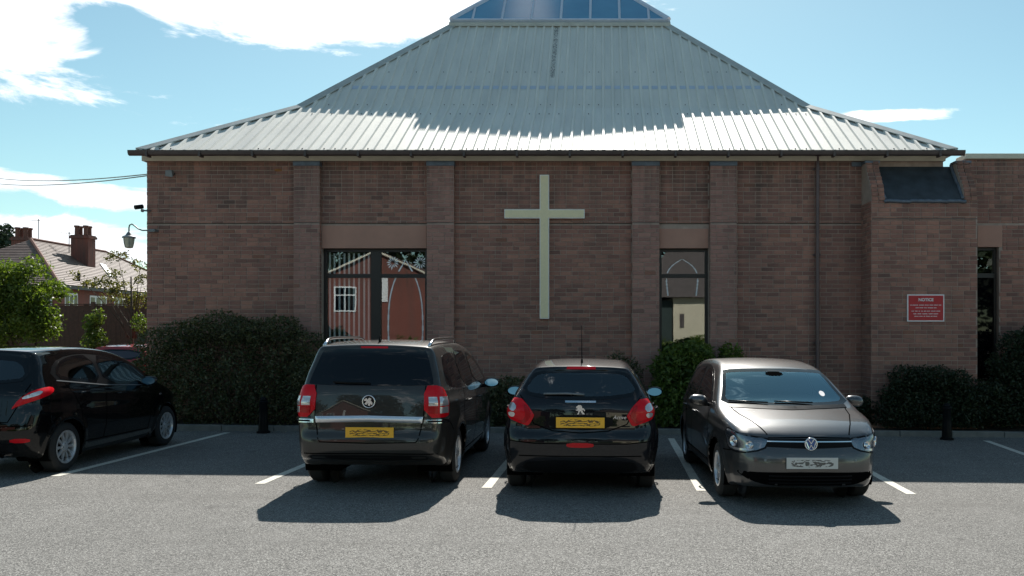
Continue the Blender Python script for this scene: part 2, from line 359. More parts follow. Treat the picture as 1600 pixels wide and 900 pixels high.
M['redlens'] = plain('red lens', (.66,.004,.012), .2, spec=.35)
M['deepred'] = plain('deep red lens', (.42,.004,.01), .2, spec=.3)
M['clearlens'] = plain('clear lens', (.62,.58,.58), .12, metal=.6, coat=1)
M['headlens'] = plain('headlamp reflector', (.17,.19,.22), .16, metal=.8, coat=1)
M['satin'] = plain('bright satin trim', (.86,.87,.90), .34, metal=.85)
M['blue'] = plain('blue enamel', (.06,.12,.35), .3, metal=.4)
M['mirrorglass'] = plain('mirror glass', (.20,.29,.33), .03, metal=1)
def plate(name, base):
    m, nt, b = newmat(name)
    t = nt.nodes.new('ShaderNodeTexCoord'); s = nt.nodes.new('ShaderNodeSeparateXYZ'); nt.links.new(t.outputs['Generated'], s.inputs[0])
    w = nt.nodes.new('ShaderNodeTexWave'); w.wave_type = 'RINGS'; w.inputs['Scale'].default_value = 1.9; w.inputs['Distortion'].default_value = 9; w.inputs['Detail'].default_value = 3; w.inputs['Detail Scale'].default_value = 2.2
    mp = nt.nodes.new('ShaderNodeMapping'); mp.inputs['Location'].default_value = (-1.1,0,-.25); mp.inputs['Scale'].default_value = (2.2,.2,.8); nt.links.new(t.outputs['Generated'], mp.inputs[0]); nt.links.new(mp.outputs[0], w.inputs[0])
    ex = mth(nt,'MULTIPLY', mth(nt,'SUBTRACT', s.outputs[0], .5), 2.3); ez = mth(nt,'MULTIPLY', mth(nt,'SUBTRACT', s.outputs[2], .48), 2.9)
    rr = mth(nt,'ADD', mth(nt,'POWER', mth(nt,'ABSOLUTE', ex), 4), mth(nt,'POWER', mth(nt,'ABSOLUTE', ez), 4))
    ins = mth(nt,'LESS_THAN', rr, .8)
    f = mth(nt,'MULTIPLY', mth(nt,'GREATER_THAN', w.outputs[1], .52), ins)
    c = mixc(nt, mth(nt,'MULTIPLY', f, .9), base, tuple(x*.06 for x in base))
    nt.links.new(c, b.inputs['Base Color']); b.inputs['Roughness'].default_value = .35; b.inputs['Coat Weight'].default_value = .5
    return m
M['plate_y'] = plate('yellow number plate', (1.0,.50,.02)); M['plate_w'] = plate('white number plate', (.62,.62,.60))
def leafmat(name, cols, trans=.35):
    m, nt, b = newmat(name); o = nt.nodes['Material Output']
    g = nt.nodes.new('ShaderNodeNewGeometry'); big = noise(nt, 2.2, 3, coord='World')
    r = mth(nt,'ADD', mth(nt,'MULTIPLY', g.outputs['Random Per Island'], .6), mth(nt,'MULTIPLY', mth(nt,'SUBTRACT', big, .3), .9), clamp=True)
    n = len(cols); c = ramp(nt, r, [(i/(n-1), k) for i, k in enumerate(cols)])
    nt.links.new(c, b.inputs['Base Color']); b.inputs['Roughness'].default_value = .5; b.inputs['Specular IOR Level'].default_value = .35
    t = nt.nodes.new('ShaderNodeBsdfTranslucent'); c2 = mixc(nt, 1.0, c, (1.5,1.6,.5), 'MULTIPLY'); nt.links.new(c2, t.inputs[0])
    mx = nt.nodes.new('ShaderNodeMixShader'); mx.inputs[0].default_value = trans
    nt.links.new(b.outputs[0], mx.inputs[1]); nt.links.new(t.outputs[0], mx.inputs[2]); nt.links.new(mx.outputs[0], o.inputs[0]); return m
M['leaf_dark'] = leafmat('dark hedge leaf', [(.025,.035,.014),(.05,.062,.024),(.09,.088,.042),(.24,.20,.12)], .2)  # palest stop puts lit flecks into the leaf colour
M['leaf_black'] = leafmat('very dark leaf', [(.014,.024,.010),(.022,.034,.014),(.035,.045,.02)], .15)
M['leaf_green'] = leafmat('fresh green leaf', [(.045,.075,.016),(.10,.145,.03),(.19,.235,.06)], .35)
M['leaf_bright'] = leafmat('bright tree leaf', [(.05,.085,.018),(.10,.145,.03),(.18,.23,.055)], .45)
M['leaf_sap'] = leafmat('sapling leaf', [(.07,.08,.03),(.12,.12,.05),(.18,.15,.07)], .35)
M['leaf_pine'] = leafmat('far conifer leaf', [(.02,.04,.02),(.04,.06,.03)], .1)
# ------------------------------------------------------------------ ground, bay lines, kerb
mb = MB()
xs = [-600,-14,-7,0,7,14,600]; ys = [-400,-20,0,8,16,30,2000]
mb.v = [(x, y, gz(x)) for y in ys for x in xs]
mb.f = [(j*7+i, j*7+i+1, (j+1)*7+i+1, (j+1)*7+i) for j in range(6) for i in range(6)]
g = mb.build('ground', M['asphalt'], kind='structure')
KY = 15.0
mb = MB(); mb.v = [(x, y, gz(x)+.085) for y in (KY+.06, 60) for x in (-14, 0, 14)]; mb.f = [(0,1,4,3),(1,2,5,4)]
bed = mb.build('planting_bed', M['soil'], kind='structure')
kr = MB().box(-.455,.455,0,.13,-.02,.10).build('kerb_stone', M['kerb'], bev=.012, off=(0,0,0)); kr['kind'] = 'structure'
kerb = MB().box(-14.2, 14.2, KY+.02, KY+.11, -.3, -.12).build('kerb', M['kerb'], kind='structure')
kr.parent = kerb
del kr['kind']
first = True
x = -13.6
while x < 14:
    o = kr if first else inst(kr, kerb, (0,0,0)); first = False
    o.location = (x, KY+random.uniform(-.006,.006), gz(x)+random.uniform(-.004,.004)); o.rotation_euler = (0, .0085, random.uniform(-.003,.003)); x += .92
groupL = 'white lines marking the parking bays'
for (x0, y0, x1, y1, lab) in [(-6.52,10.15,-6.48,14.75,'white bay line beside the black hatchback at the left'),
        (-3.92,9.75,-3.86,14.45,'white bay line just left of the dark people carrier'),
        (-1.30,9.62,-1.24,14.45,'white bay line between the people carrier and the black hatchback'),
        (1.12,9.55,1.18,14.45,'white bay line between the black hatchback and the grey car'),
        (3.44,9.45,3.54,14.45,'white bay line just right of the grey car'),
        (6.02,9.6,6.55,14.5,'white bay line in the shade at the far right')]:
    d = Vector((x1-x0, y1-y0, 0)).normalized(); n = Vector((d.y, -d.x, 0))*.055
    v = []; k = 12
    for i in range(k+1):
        t = i/k; p = Vector((x0,y0,0)).lerp(Vector((x1,y1,0)), t)
        for s in (-1,1):
            q = p+n*s*(1+random.uniform(-.05,.05)); v.append((q.x, q.y, gz(q.x)+.004))
    mb = MB(); mb.v = v; mb.f = [(2*i, 2*i+1, 2*i+3, 2*i+2) for i in range(k)]
    o = mb.build('parking_line', M['roadpaint'], kind='structure'); o['label'] = lab
# ------------------------------------------------------------------ church
WY = 16.2
ch = thing('church', 'brown brick church with grey ribbed pyramid roof and glass lantern behind the parked cars', 'church', (-1.02, WY, 0))
WX0, WX1, WTOP = -8.65, 6.5, 5.08
COURSE, BL, JT = .080, .225, .011
brick_proto = {}
def brick_faces(u0, u1, z0, z1, depth=.010):
    return u0, u1, z0, z1, depth
def brickwork(regions, place, holes=(), u_off=0., keep=None, zbase=0., band=None):
    """bricks as shallow proud blocks. regions: (u0,u1,z0,z1); place(u,d,z)->xyz, d = distance out of the wall"""
    single = []
    if band: regions = [r for (a,b_,c_,d_) in regions for r in ((a,b_,c_,band-.007),(a,b_,band+.007,d_))]
    for (U0, U1, Z0, Z1) in regions:
        c = int(math.floor((Z0-zbase)/COURSE))
        while zbase+c*COURSE < Z1-1e-6:
            za = max(Z0, zbase+c*COURSE)+JT/2; zb = min(Z1, zbase+(c+1)*COURSE)-JT/2
            if zb-za > .012:
                free = [(U0, U1)]
                for (h0, h1, hz0, hz1) in holes:
                    if zb > hz0+1e-4 and za < hz1-1e-4:
                        nf = []
                        for (a, b) in free:
                            if h1 <= a or h0 >= b: nf.append((a, b)); continue
                            if h0 > a: nf.append((a, h0))
                            if h1 < b: nf.append((h1, b))
                        free = nf
                # mostly stretchers, some courses carry headers
                for (a, b) in free:
                    u = u_off - (BL/2 if c % 2 else 0) - BL*60; k = 0
                    rnd = random.Random(c*7+1)
                    while u < b:
                        ln = BL if rnd.random() > .14 else BL/2
                        p, q = max(u, a)+JT/2, min(u+ln, b)-JT/2
                        if q-p > .02: single.append((p, q, za, zb))
                        u += ln
            c += 1
    return single
def brick_mesh(name, items, place, m, parent, depth=.010, kind='stuff'):
    v, f = [], []
    for (p, q, za, zb) in items:
        d = depth*random.uniform(.6,1.25); j = lambda: random.uniform(-.0015,.0015); o = len(v); e = .003
        v += [place(p,0,za),place(q,0,za),place(q,0,zb),place(p,0,zb)]
        v += [place(p+e,d+j(),za+e),place(q-e,d+j(),za+e),place(q-e,d+j(),zb-e),place(p+e,d+j(),zb-e)]
        f += [(o+4,o+5,o+6,o+7),(o,o+1,o+5,o+4),(o+1,o+2,o+6,o+5),(o+2,o+3,o+7,o+6),(o+3,o,o+4,o+7)]
    mb = MB(); mb.v = v; mb.f = f
    return mb.build(name, m, parent, kind=kind)
WIN = {'L': (PX(503,WY), PX(667,WY), .95, PZ(388,WY)), 'R': (PX(1030,WY), PX(1107,WY), .95, PZ(388,WY)), 'E': (PX(1527,WY), PX(1561,WY), .85, PZ(386,WY))}
LIN = {'L': (WIN['L'][0], WIN['L'][1], WIN['L'][3], PZ(352,WY)), 'R': (WIN['R'][0], WIN['R'][1], WIN['R'][3], PZ(357,WY)), 'E': (WIN['E'][0], PX(1566,WY), WIN['E'][3], PZ(352,WY))}
BAND = PZ(349.5, WY)
wall = MB()
# front wall core with real openings
def wall_core(mb, x0, x1, z0, z1, openings, y0, y1):
    xs = sorted({x0, x1, *[o[0] for o in openings], *[o[1] for o in openings]}); zs = sorted({z0, z1, *[o[2] for o in openings], *[o[3] for o in openings]})
    for i in range(len(xs)-1):
        zz = []
        for j in range(len(zs)-1):
            cx, cz = (xs[i]+xs[i+1])/2, (zs[j]+zs[j+1])/2
            if any(o[0] < cx < o[1] and o[2] < cz < o[3] for o in openings): continue
            if zz and abs(zz[-1][1]-zs[j]) < 1e-6: zz[-1][1] = zs[j+1]
            else: zz.append([zs[j], zs[j+1]])
        for a, b in zz: mb.box(xs[i], xs[i+1], y0, y1, a, b)
BX0, BX1, BY = PX(1362,15.6), PX(1527,15.6), 15.6
wall_core(wall, WX0, WX1, -.1, WTOP, [WIN['L'], WIN['R']], WY, WY+.3)
wall.box(WX0, WX0+.3, WY+.3, WY+15.3, -.1, WTOP); wall.box(WX1-.3, WX1, WY+.3, WY+15.3, -.1, WTOP); wall.box(WX0, WX1, WY+15.3, WY+15.6, -.1, WTOP)
wo_ = wall.build('wall', M['mortar'], ch)
fr = lambda u, d, z: (u, WY-d, z)
PIL = [(PX(459,WY-.12),PX(499,WY-.12)), (PX(667,WY-.12),PX(709,WY-.12)), (PX(988,WY-.12),PX(1030,WY-.12)), (PX(1110,WY-.12),PX(1151,WY-.12))]
holes = [WIN['L'], WIN['R'], LIN['L'], LIN['R']] + [(a, b, -1, 9) for a, b in PIL] + [(BX0, 9, -1, 9)]
items = brickwork([(WX0, WX1, 0, WTOP)], fr, holes, band=BAND)
brick_mesh('brickwork', items, fr, M['brick'], wo_)
sd_ = lambda u, d, z: (WX0-d, WY+u, z)
brick_mesh('side_brickwork', brickwork([(0, 12, 0, WTOP)], sd_), sd_, M['brick'], wo_)
# projecting bay with lead slope
bayH = PZ(313, BY)
by = MB(); by.box(BX0, BX1, BY, WY, -.1, bayH)
# brick cheeks left and right of the lead slope
zt = PZ(259, WY)
CW = .24
for (a, b) in ((BX0, BX0+CW), (BX1-CW, BX1)):
    by.prism([(BY, bayH), (BY+.06, bayH+.25), (BY+.30, zt-.16), (BY+.36, zt), (WY, zt), (WY, bayH)], 'x', a, b)
bay = by.build('bay_wall', M['mortar'], ch)
fb = lambda u, d, z: (u, BY-d, z)
single = brickwork([(BX0, BX1, 0, bayH)], fb, band=PZ(342,BY))
single.sort(key=lambda r: -(r[2] > .9)*(r[1]-r[0]) - (r[1]-r[0]) - r[2]*.001)
sing, rest = single[:300], single[300:]
brick_mesh('brickwork', rest, fb, M['brick'], bay)
MB().box(BX0, BX1, BY-.0045, BY-.001, PZ(342,BY)-.007, PZ(342,BY)+.007).build('movement_joint', M['gutter'], bay)
cache = {}
for (p, q, za, zb) in sing:
    key = (round(q-p,3), round(zb-za,3), random.randrange(3))
    if key not in cache:
        w, h = (q-p)/2, (zb-za)/2; e = .003; d = .010*random.uniform(.6,1.25)
        m_ = MB(); m_.v = [(-w,0,-h),(w,0,-h),(w,0,h),(-w,0,h),(-w+e,-d,-h+e),(w-e,-d,-h+e),(w-e,-d,h-e),(-w+e,-d,h-e)]
        m_.f = [(4,5,6,7),(0,1,5,4),(1,2,6,5),(2,3,7,6),(3,0,4,7)]
        o = m_.build('brick', M['brick'], bay, off=(0,0,0)); cache[key] = o
    else:
        o = inst(cache[key], bay, (0,0,0))
    o.location = ((p+q)/2-ORG[ch.name][0], BY-WY, (za+zb)/2)
lf = lambda u, d, z: (BX0-d, u, z)
def cheekz(y): return float(np.interp(y, [BY, BY+.06, BY+.30, BY+.36, WY], [bayH, bayH+.25, zt-.16, zt, zt]))
it = []
for a, b in ((BX0, BX0+CW), (BX1-CW, BX1)):
    z = bayH
    # stepped courses facing the front along the sloping cheek top
    while z < zt-.02:
        yy = float(np.interp(z+.04, [bayH, bayH+.25, zt-.16, zt], [BY, BY+.06, BY+.30, BY+.36]))
        pl = (lambda yy: (lambda u, d, zz: (u, yy-d, zz)))(yy-.012)
        brick_mesh('cheek_brick', [(a+.004, (a+b)/2-.005, z, z+.068), ((a+b)/2+.005, b-.004, z, z+.068)], pl, M['brick'], bay, .02, kind=None)
        z += COURSE
brick_mesh('side_brickwork', brickwork([(BY, WY-.002, 0, bayH)], lf), lf, M['brick'], bay)
tops = MB()
for (a, b) in ((BX0-.02, BX0+CW+.02), (BX1-CW-.02, BX1+.04)): tops.box(a, b, BY+.33, WY-.003, zt, zt+.045)
tops.box(BX0-.2, BX0+.02, WY-.035, WY-.012, zt-.02, zt+.07)
tops.build('lead_cap', M['lead'], bay, bev=.008, kind='stuff')
ls = MB(); a, b = BX0+CW, BX1-CW
ls.add([(a,BY+.0,bayH-.0),(b,BY,bayH),(b,WY-.01,zt-.02),(a,WY-.01,zt-.02),(a,BY+.1,bayH-.03),(b,BY+.1,bayH-.03)], [(0,1,2,3),(0,1,5,4)])
ls.build('lead_slope', M['leaddark'], bay)
# flashings around the lead slope: wavy dressed edges
def wav(p0, p1, n, amp):
    p0, p1 = Vector(p0), Vector(p1)
    return [p0.lerp(p1, i/n)+Vector((random.uniform(-amp,amp), 0, random.uniform(-amp,amp))) for i in range(n+1)]
fl = MB(); fl.tube(wav((a-.02,BY-.02,bayH-.02),(b+.02,BY-.02,bayH-.02), 26, .010), .034, 8)
fl.build('front_flashing', M['lead'], bay, smooth=True)
fl = MB(); fl.tube(wav((b-.01,BY+.02,bayH+.02),(b-.01,WY-.03,zt+.01), 12, .012), .035, 8); fl.build('side_flashing', M['lead'], bay, smooth=True)
fl = MB(); fl.tube(wav((a+.01,BY+.02,bayH+.02),(a+.01,WY-.03,zt+.01), 12, .012), .028, 8); fl.build('side_flashing', M['lead'], bay, smooth=True)
# pilasters
for (a, b) in PIL:
    p = MB().box(a, b, WY-.12, WY+.002, -.1, PZ(261,WY)).build('pilaster', M['mortar'], ch)
    pf = lambda u, d, z: (u, WY-.12-d, z)
    brick_mesh('brickwork', brickwork([(a, b, 0, PZ(261,WY))], pf, u_off=a, band=BAND), pf, M['pilbrick'], p)
    for sx, sg in ((a,-1),(b,1)):
        pl = (lambda sx, sg: (lambda u, d, z: (sx+sg*d, u, z)))(sx, sg)
        brick_mesh('side_brickwork', brickwork([(WY-.12, WY-.004, 0, PZ(261,WY))], pl, u_off=WY-.12), pl, M['brick'], p, .006)
    MB().box(a-.002, b+.002, WY-.1245, WY-.1205, BAND-.007, BAND+.007).build('movement_joint', M['gutter'], p)
    MB().box(a-.012, b+.012, WY-.14, WY-.002, PZ(261,WY), PZ(254,WY)).build('lead_cap', M['lead'], p, bev=.006)
for k in ('L','R'):
    l = LIN[k]; MB().box(l[0]+.004, l[1]-.004, WY-.012, WY+.2, l[2], l[3]-.006).build('lintel', M['lintel'], ch, bev=.004)
MB().box(WX0-.004, BX0, WY-.0045, WY-.001, BAND-.008, BAND+.008).build('movement_joint', M['soil'], wo_)
# windows
def window(parent, w, bars_v, bars_z, yf, name='window', blinds=None, arches=(), eps=0):
    x0, x1, z0, z1 = w; t = .055
    f = MB(); f.box(x0, x1, yf, yf+.08, z1-t, z1); f.box(x0, x1, yf, yf+.08, z0, z0+t)
    f.box(x0, x0+t, yf, yf+.08, z0+t, z1-t); f.box(x1-t, x1, yf, yf+.08, z0+t, z1-t)
    for (a, b) in bars_v: f.box(a, b, yf-.004, yf+.084, z0+t, z1-t)
    cols = []; cx = x0+t
    for (a, b) in bars_v: cols.append((cx, a)); cx = b
    cols.append((cx, x1-t))
    for (a, b) in cols:
        for (c, d) in bars_z: f.box(a, b, yf, yf+.08, c, d)
    wf = f.build(name, M['winframe'], parent)
    rows = []; cz = z0+t
    for (c, d) in bars_z: rows.append((cz, c)); cz = d
    rows.append((cz, z1-t))
    for (a, b) in cols:
        for (c, d) in rows:
            MB().box(a, b, yf+.035, yf+.043, c, d).build('pane', M['winglass'], wf)
    if blinds:
        a, b, n = blinds; bl = None
        for i in range(n):
            x = a+(b-a)*(i+.5)/n + random.uniform(-.006,.006)
            zt_ = z1-t-.02
            if bl is None:
                bl = MB().box(-.0165,.0165,-.012,.012, z0+.1, zt_).build('blind_slat', M['blind'], wf, off=(0,0,0))
                o = bl
            else: o = inst(bl, wf, (0,0,0))
            o.location = (x-ORG[ch.name][0], yf+.10-WY, 0); o.rotation_euler = (0,0,R(random.uniform(4,12)))
    for (cx, hw, ztop, zbot) in arches:
        for s in (-1, 1):
            pts = []
            for i in range(22):
                t_ = i/21; z = ztop+(zbot-ztop)*t_
                u = min(1, t_/.62); x = cx+s*hw*(1-(1-u)**3)*(1-.10*max(0,t_-.62)/.38)
                pts.append((x, yf+.0335, z))
            pts[0] = (cx+s*.012, yf+.0335, ztop)
            m_ = MB(); n = len(pts)
            for i in range(n-1):
                p, q = pts[i], pts[i+1]; w_ = .010+.006*math.sin(i*1.7)**2
                if any(c-.01 < (p[2]+q[2])/2 < d+.01 for (c, d) in bars_z): continue
                m_.add([(p[0]-w_,p[1],p[2]),(p[0]+w_,p[1],p[2]),(q[0]+w_,q[1],q[2]),(q[0]-w_,q[1],q[2])],[(0,1,2,3)])
            m_.build('etched_arch', M['etch'], wf, kind='stuff')
    return wf
yf = WY+.10
wl = WIN['L']; zt0, zt1 = PZ(434,yf), PZ(428,yf)
w = window(ch, wl, [(PX(579,yf), PX(595,yf))], [(zt0, zt1)], yf, blinds=(PX(509,yf), PX(578,yf), 9), arches=[(PX(633,yf), PX(660,yf)-PX(633,yf), PZ(407,yf), 1.0)])
# etched flower sprays beside the arch head
m_ = MB()
for (cx, cz) in ((PX(613,yf), PZ(410,yf)), (PX(656,yf), PZ(410,yf))):
    for k in range(13):
        a = 2*math.pi*k/13+.2; r = .13*random.uniform(.75,1.15); dx, dz = math.cos(a), math.sin(a); w_ = .014
        m_.add([(cx+dx*.03-dz*w_*.3, yf+.0335, cz+dz*.03+dx*w_*.3),(cx+dx*r*.7-dz*w_, yf+.0335, cz+dz*r*.7+dx*w_),(cx+dx*r, yf+.0335, cz+dz*r),(cx+dx*r*.7+dz*w_, yf+.0335, cz+dz*r*.7-dx*w_)],[(0,1,2,3)])
m_.build('etched_flower', M['etch'], w, kind='stuff')
window(ch, WIN['R'], [], [(PZ(434,yf), PZ(428,yf))], yf, arches=[(PX(1066,yf), .30, PZ(405,yf), PZ(462,yf))])
# dim room behind the windows
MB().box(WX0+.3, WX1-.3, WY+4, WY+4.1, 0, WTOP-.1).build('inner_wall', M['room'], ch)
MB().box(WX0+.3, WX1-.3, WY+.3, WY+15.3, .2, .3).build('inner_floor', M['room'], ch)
# sills
for k in ('L','R'): MB().box(WIN[k][0]+.003, WIN[k][1]-.003, WY-.03, WY+.12, WIN[k][2]-.07, WIN[k][2]-.002).build('sill', M['kerb'], ch, bev=.006)
# fascia, soffit, gutter, downpipe
RY, RCX, RH = 15.85, -1.02, 7.66
EZ, BZ, TZ, D1, D2 = 5.17, 6.57, 9.39, 2.21, 5.06
FZ0, FZ1 = PZ(251.5, WY-.1), PZ(242, WY-.1)
f_ = MB(); f_.box(WX0-.04, WX1+.0, WY-.12, WY-.09, FZ0, FZ1); f_.box(WX0-.04, WX0-.01, WY-.09, WY+15.6, FZ0, FZ1)
f_.box(WX1-.03, WX1+.0, WY-.09, WY+15.6, FZ0, FZ1)
f_.build('fascia', M['fascia'], ch)
MB().box(WX0-.005, WX1-.04, WY-.088, WY+.3, WTOP-.004, WTOP+.05).build('soffit', M['fascia'], ch)
x0, x1 = RCX-RH-.10, RCX+RH+.10
gu = MB(); prof = [(-.065,.0),(-.062,-.045),(-.045,-.082),(0,-.098),(.045,-.082),(.062,-.045),(.065,0),(.055,0),(.05,-.04),(.0,-.085),(-.05,-.04),(-.055,0)]
gu.prism([(RY-.03+p[0], EZ+.005+p[1]) for p in prof], 'x', x0, x1)
gu.build('gutter', M['gutter'], ch, smooth=40)
br = None; x = x0+.35
while x < x1:
    if br is None: br = MB().box(-.02,.02,-.075,.085,-.115,.0).build('gutter_bracket', M['gutter'], ch, off=(0,0,0)); o = br
    else: o = inst(br, ch, (0,0,0))
    o.location = (x-RCX, RY-.03-WY, EZ+.004); x += .98
px_ = PX(1277, WY-.07)
dp = MB(); dp.tube([(px_, WY-.09, z) for z in (FZ1, 4.2, 3, 1.5, .05)], .036, 12)
dp.box(px_-.055, px_+.055, WY-.17, WY-.05, FZ1-.03, FZ1+.07)
for z in (4.9, 3.27, 1.6): dp.tube([(px_, WY-.09, z-.035), (px_, WY-.09, z+.035)], .046, 12); dp.box(px_-.07, px_+.07, WY-.05, WY+.001, z-.02, z+.02)
dp.build('downpipe', M['pipe'], ch, smooth=40)
# ---- roof
def ring(h, z): return [(RCX-h, RY+RH-h, z), (RCX+h, RY+RH-h, z), (RCX+h, RY+RH+h, z), (RCX-h, RY+RH+h, z)]
rf = MB(); v = ring(RH, EZ)+ring(RH-D1, BZ)+ring(RH-D2, TZ)+ring(RH-.02, EZ-.03)
f = [(i, (i+1)%4, 4+(i+1)%4, 4+i) for i in range(4)]+[(4+i, 4+(i+1)%4, 8+(i+1)%4, 8+i) for i in range(4)]+[(8,9,10,11),(12,13,14,15)]+[(i,(i+1)%4,12+(i+1)%4,12+i) for i in range(4)]
rf.add(v, f); roof = rf.build('roof', M['roof'], ch)
SP = .2053; nrib = int(RH/SP)
def rib_mb(x, side):   # trapezoidal rib along a front slope at offset x from the centre
    mb = MB(); lim = RH-abs(x)
    for (da, db, za, zb) in ((0, D1, EZ, BZ), (D1, D2, BZ, TZ)):
        if lim <= da+.02: continue
        e = min(db, lim); zE = za+(zb-za)*(e-da)/(db-da); sl = math.atan2(zb-za, db-da); n = (-math.sin(sl), math.cos(sl)); hh = .034
        a0, a1 = .036, .020
        P = []
        for (d, z) in ((da, za), (e, zE)):
            P += [(x-a0, d, z), (x-a1, d+n[0]*hh, z+n[1]*hh), (x+a1, d+n[0]*hh, z+n[1]*hh), (x+a0, d, z)]
        mb.add(P, [(0,1,5,4),(1,2,6,5),(2,3,7,6),(0,3,2,1),(4,5,6,7)])
    return mb
def turn(mb, k):
    o = MB(); o.f = mb.f
    for (x, d, z) in mb.v:
        y = d-RH      # centre based, front = -y
        if k == 1: x, y = -y, x
        elif k == 2: x, y = -x, -y
        elif k == 3: x, y = y, -x
        o.v.append((RCX+x, RY+RH+y, z))
    return o
for i in range(-nrib, nrib+1):
    turn(rib_mb(i*SP+.03, 0), 0).build('roof_rib', M['roof'], roof)
for k in (1, 2, 3):
    mb = MB()
    for i in range(-nrib, nrib+1):
        t = turn(rib_mb(i*SP+.03, 0), k); mb.add(t.v, t.f)
    mb.build('side_rib', M['roof'], roof, kind='stuff')
# hip caps: folded strips riding on the ribs, one per hip and slope break
def hipcap(pa, pb, sx, sy, w=.17, lift=.045):
    pa, pb = Vector(pa), Vector(pb); t = (pb-pa); mb = MB()
    # directions down each adjoining slope, horizontal component
    out = []
    for p, q in ((pa, pb),):
        for k in range(13):
            c = p.lerp(q, k/12)+Vector((0,0,lift))
            out.append(c)
    s1 = Vector((sx, 0, 0)); s2 = Vector((0, sy, 0)); pitch = abs((pb.z-pa.z)/(pb.x-pa.x))
    v, f = [], []
    for c in out:
        # wing over the front slope runs along x away from the hip towards the slope, which keeps height; go sideways
        v += [c+Vector((-sx*w*1.15, 0, 0))+Vector((0,0,.004)), c+Vector((0,0,.02)), c+Vector((0, -sy*w*1.15, .004))]
        v += [c+Vector((-sx*w*1.15, 0, -.012)), c+Vector((0,0,.004)), c+Vector((0, -sy*w*1.15, -.012))]
    for i in range(12):
        a, b = i*6, (i+1)*6
        f += [(a,a+1,b+1,b),(a+1,a+2,b+2,b+1),(a+3,b+3,b+4,a+4),(a+4,b+4,b+5,a+5),(a,b,b+3,a+3),(a+2,a+5,b+5,b+2)]
    f += [(0,3,4,1),(1,4,5,2)]
    mb.add(v, f); return mb
r0, r1, r2 = ring(RH, EZ), ring(RH-D1, BZ), ring(RH-D2, TZ)
for i, (sx, sy) in enumerate(((-1,-1),(1,-1),(1,1),(-1,1))):
    hipcap(r0[i], r1[i], sx, sy).build('hip_cap', M['rooftrim'], roof)
    hipcap(r1[i], r2[i], sx, sy).build('hip_cap', M['rooftrim'], roof)
# thin bluish band across the upper slope, set on the sheet between the ribs, and the screw rows
sl = math.atan2(TZ-BZ, D2-D1); n_ = (-math.sin(sl), math.cos(sl))
def on_upper(x, t, lift): d = D1+(D2-D1)*t; return (RCX+x, RY+d+n_[0]*lift, BZ+(TZ-BZ)*t+n_[1]*lift)
t0 = .20; mb = MB()
hw = RH-D1-(D2-D1)*t0-.25
for i in range(-nrib, nrib):
    a, b = i*SP+.03+.037, (i+1)*SP+.03-.037
    if a < -hw or b > hw: continue
    mb.add([on_upper(a,t0,.004), on_upper(b,t0,.004), on_upper(b,t0+.035,.004), on_upper(a,t0+.035,.004)], [(0,1,2,3)])
mb.build('roof_band', M['roofblue'], roof, kind='stuff')
mb = MB()
for i in range(-nrib, nrib+1):
    for d, z, lim in ((.10, EZ+.10*(BZ-EZ)/D1, RH), (1.85, EZ+1.85*(BZ-EZ)/D1, RH-1.9)):
        x = i*SP+.03+SP/2
        if abs(x) > lim-.3 or random.random() < .45: continue
        mb.box(RCX+x-.009, RCX+x+.009, RY+d-.01, RY+d+.01, z-.004, z+.016)
for i in range(-nrib, nrib+1):
    for t in (.0, .36):
        x = i*SP+.03+SP/2
        if abs(x) > RH-D1-(D2-D1)*t-.3 or random.random() < .55: continue
        p = on_upper(x, t+.03, .006); mb.box(p[0]-.008, p[0]+.008, p[1]-.008, p[1]+.008, p[2]-.008, p[2]+.008)
mb.build('screw', M['gutter'], roof, kind='stuff')
# head flashing under the lantern
tz = TZ; h = RH-D2
mb = MB(); mb.prism([(RY+D2-.16, tz-.10), (RY+D2-.17, tz-.02), (RY+D2+.05, tz+.10), (RY+D2+.3, tz+.10), (RY+D2+.3, tz-.1)], 'x', RCX-h-.10, RCX+h+.10)
mb.build('head_flashing', M['rooftrim'], roof)
# ---- glass lantern
SH = 2.66; SZ = tz+.055; AP = SZ+2.72
lan = MB(); lan.v = []
b0 = [(RCX-SH, RY+RH-SH), (RCX+SH, RY+RH-SH), (RCX+SH, RY+RH+SH), (RCX-SH, RY+RH+SH)]
for i in range(4):
    (xa, ya), (xb, yb) = b0[i], b0[(i+1)%4]
    lan.tube([(xa, ya, SZ+.02), (xb, yb, SZ+.02)], .045, 4)
lan.box(RCX-SH+.2, RCX+SH-.2, RY+RH-SH+.2, RY+RH+SH-.2, tz-.05, SZ-.02)
lt = lan.build('skylight', M['alu'], ch)
for i in range(4):
    (xa, ya) = b0[i]; MB().tube([(xa, ya, SZ+.03), (RCX, RY+RH, AP)], .075, 6).build('hip_bar', M['alu'], lt, smooth=40)
pitch = (AP-SZ)/SH
def lanpt(x, d, lift, k):
    sl = math.atan(pitch); y = -SH+d-math.sin(sl)*lift; z = SZ+.02+pitch*d+math.cos(sl)*lift
    if k == 1: x, y = -y, x
    elif k == 2: x, y = -x, -y
    elif k == 3: x, y = y, -x
    return (RCX+x, RY+RH+y, z)
bars = [(-3+j)*.72 +.02 for j in range(7)]
edges = [-SH+.05]+bars+[SH-.05]
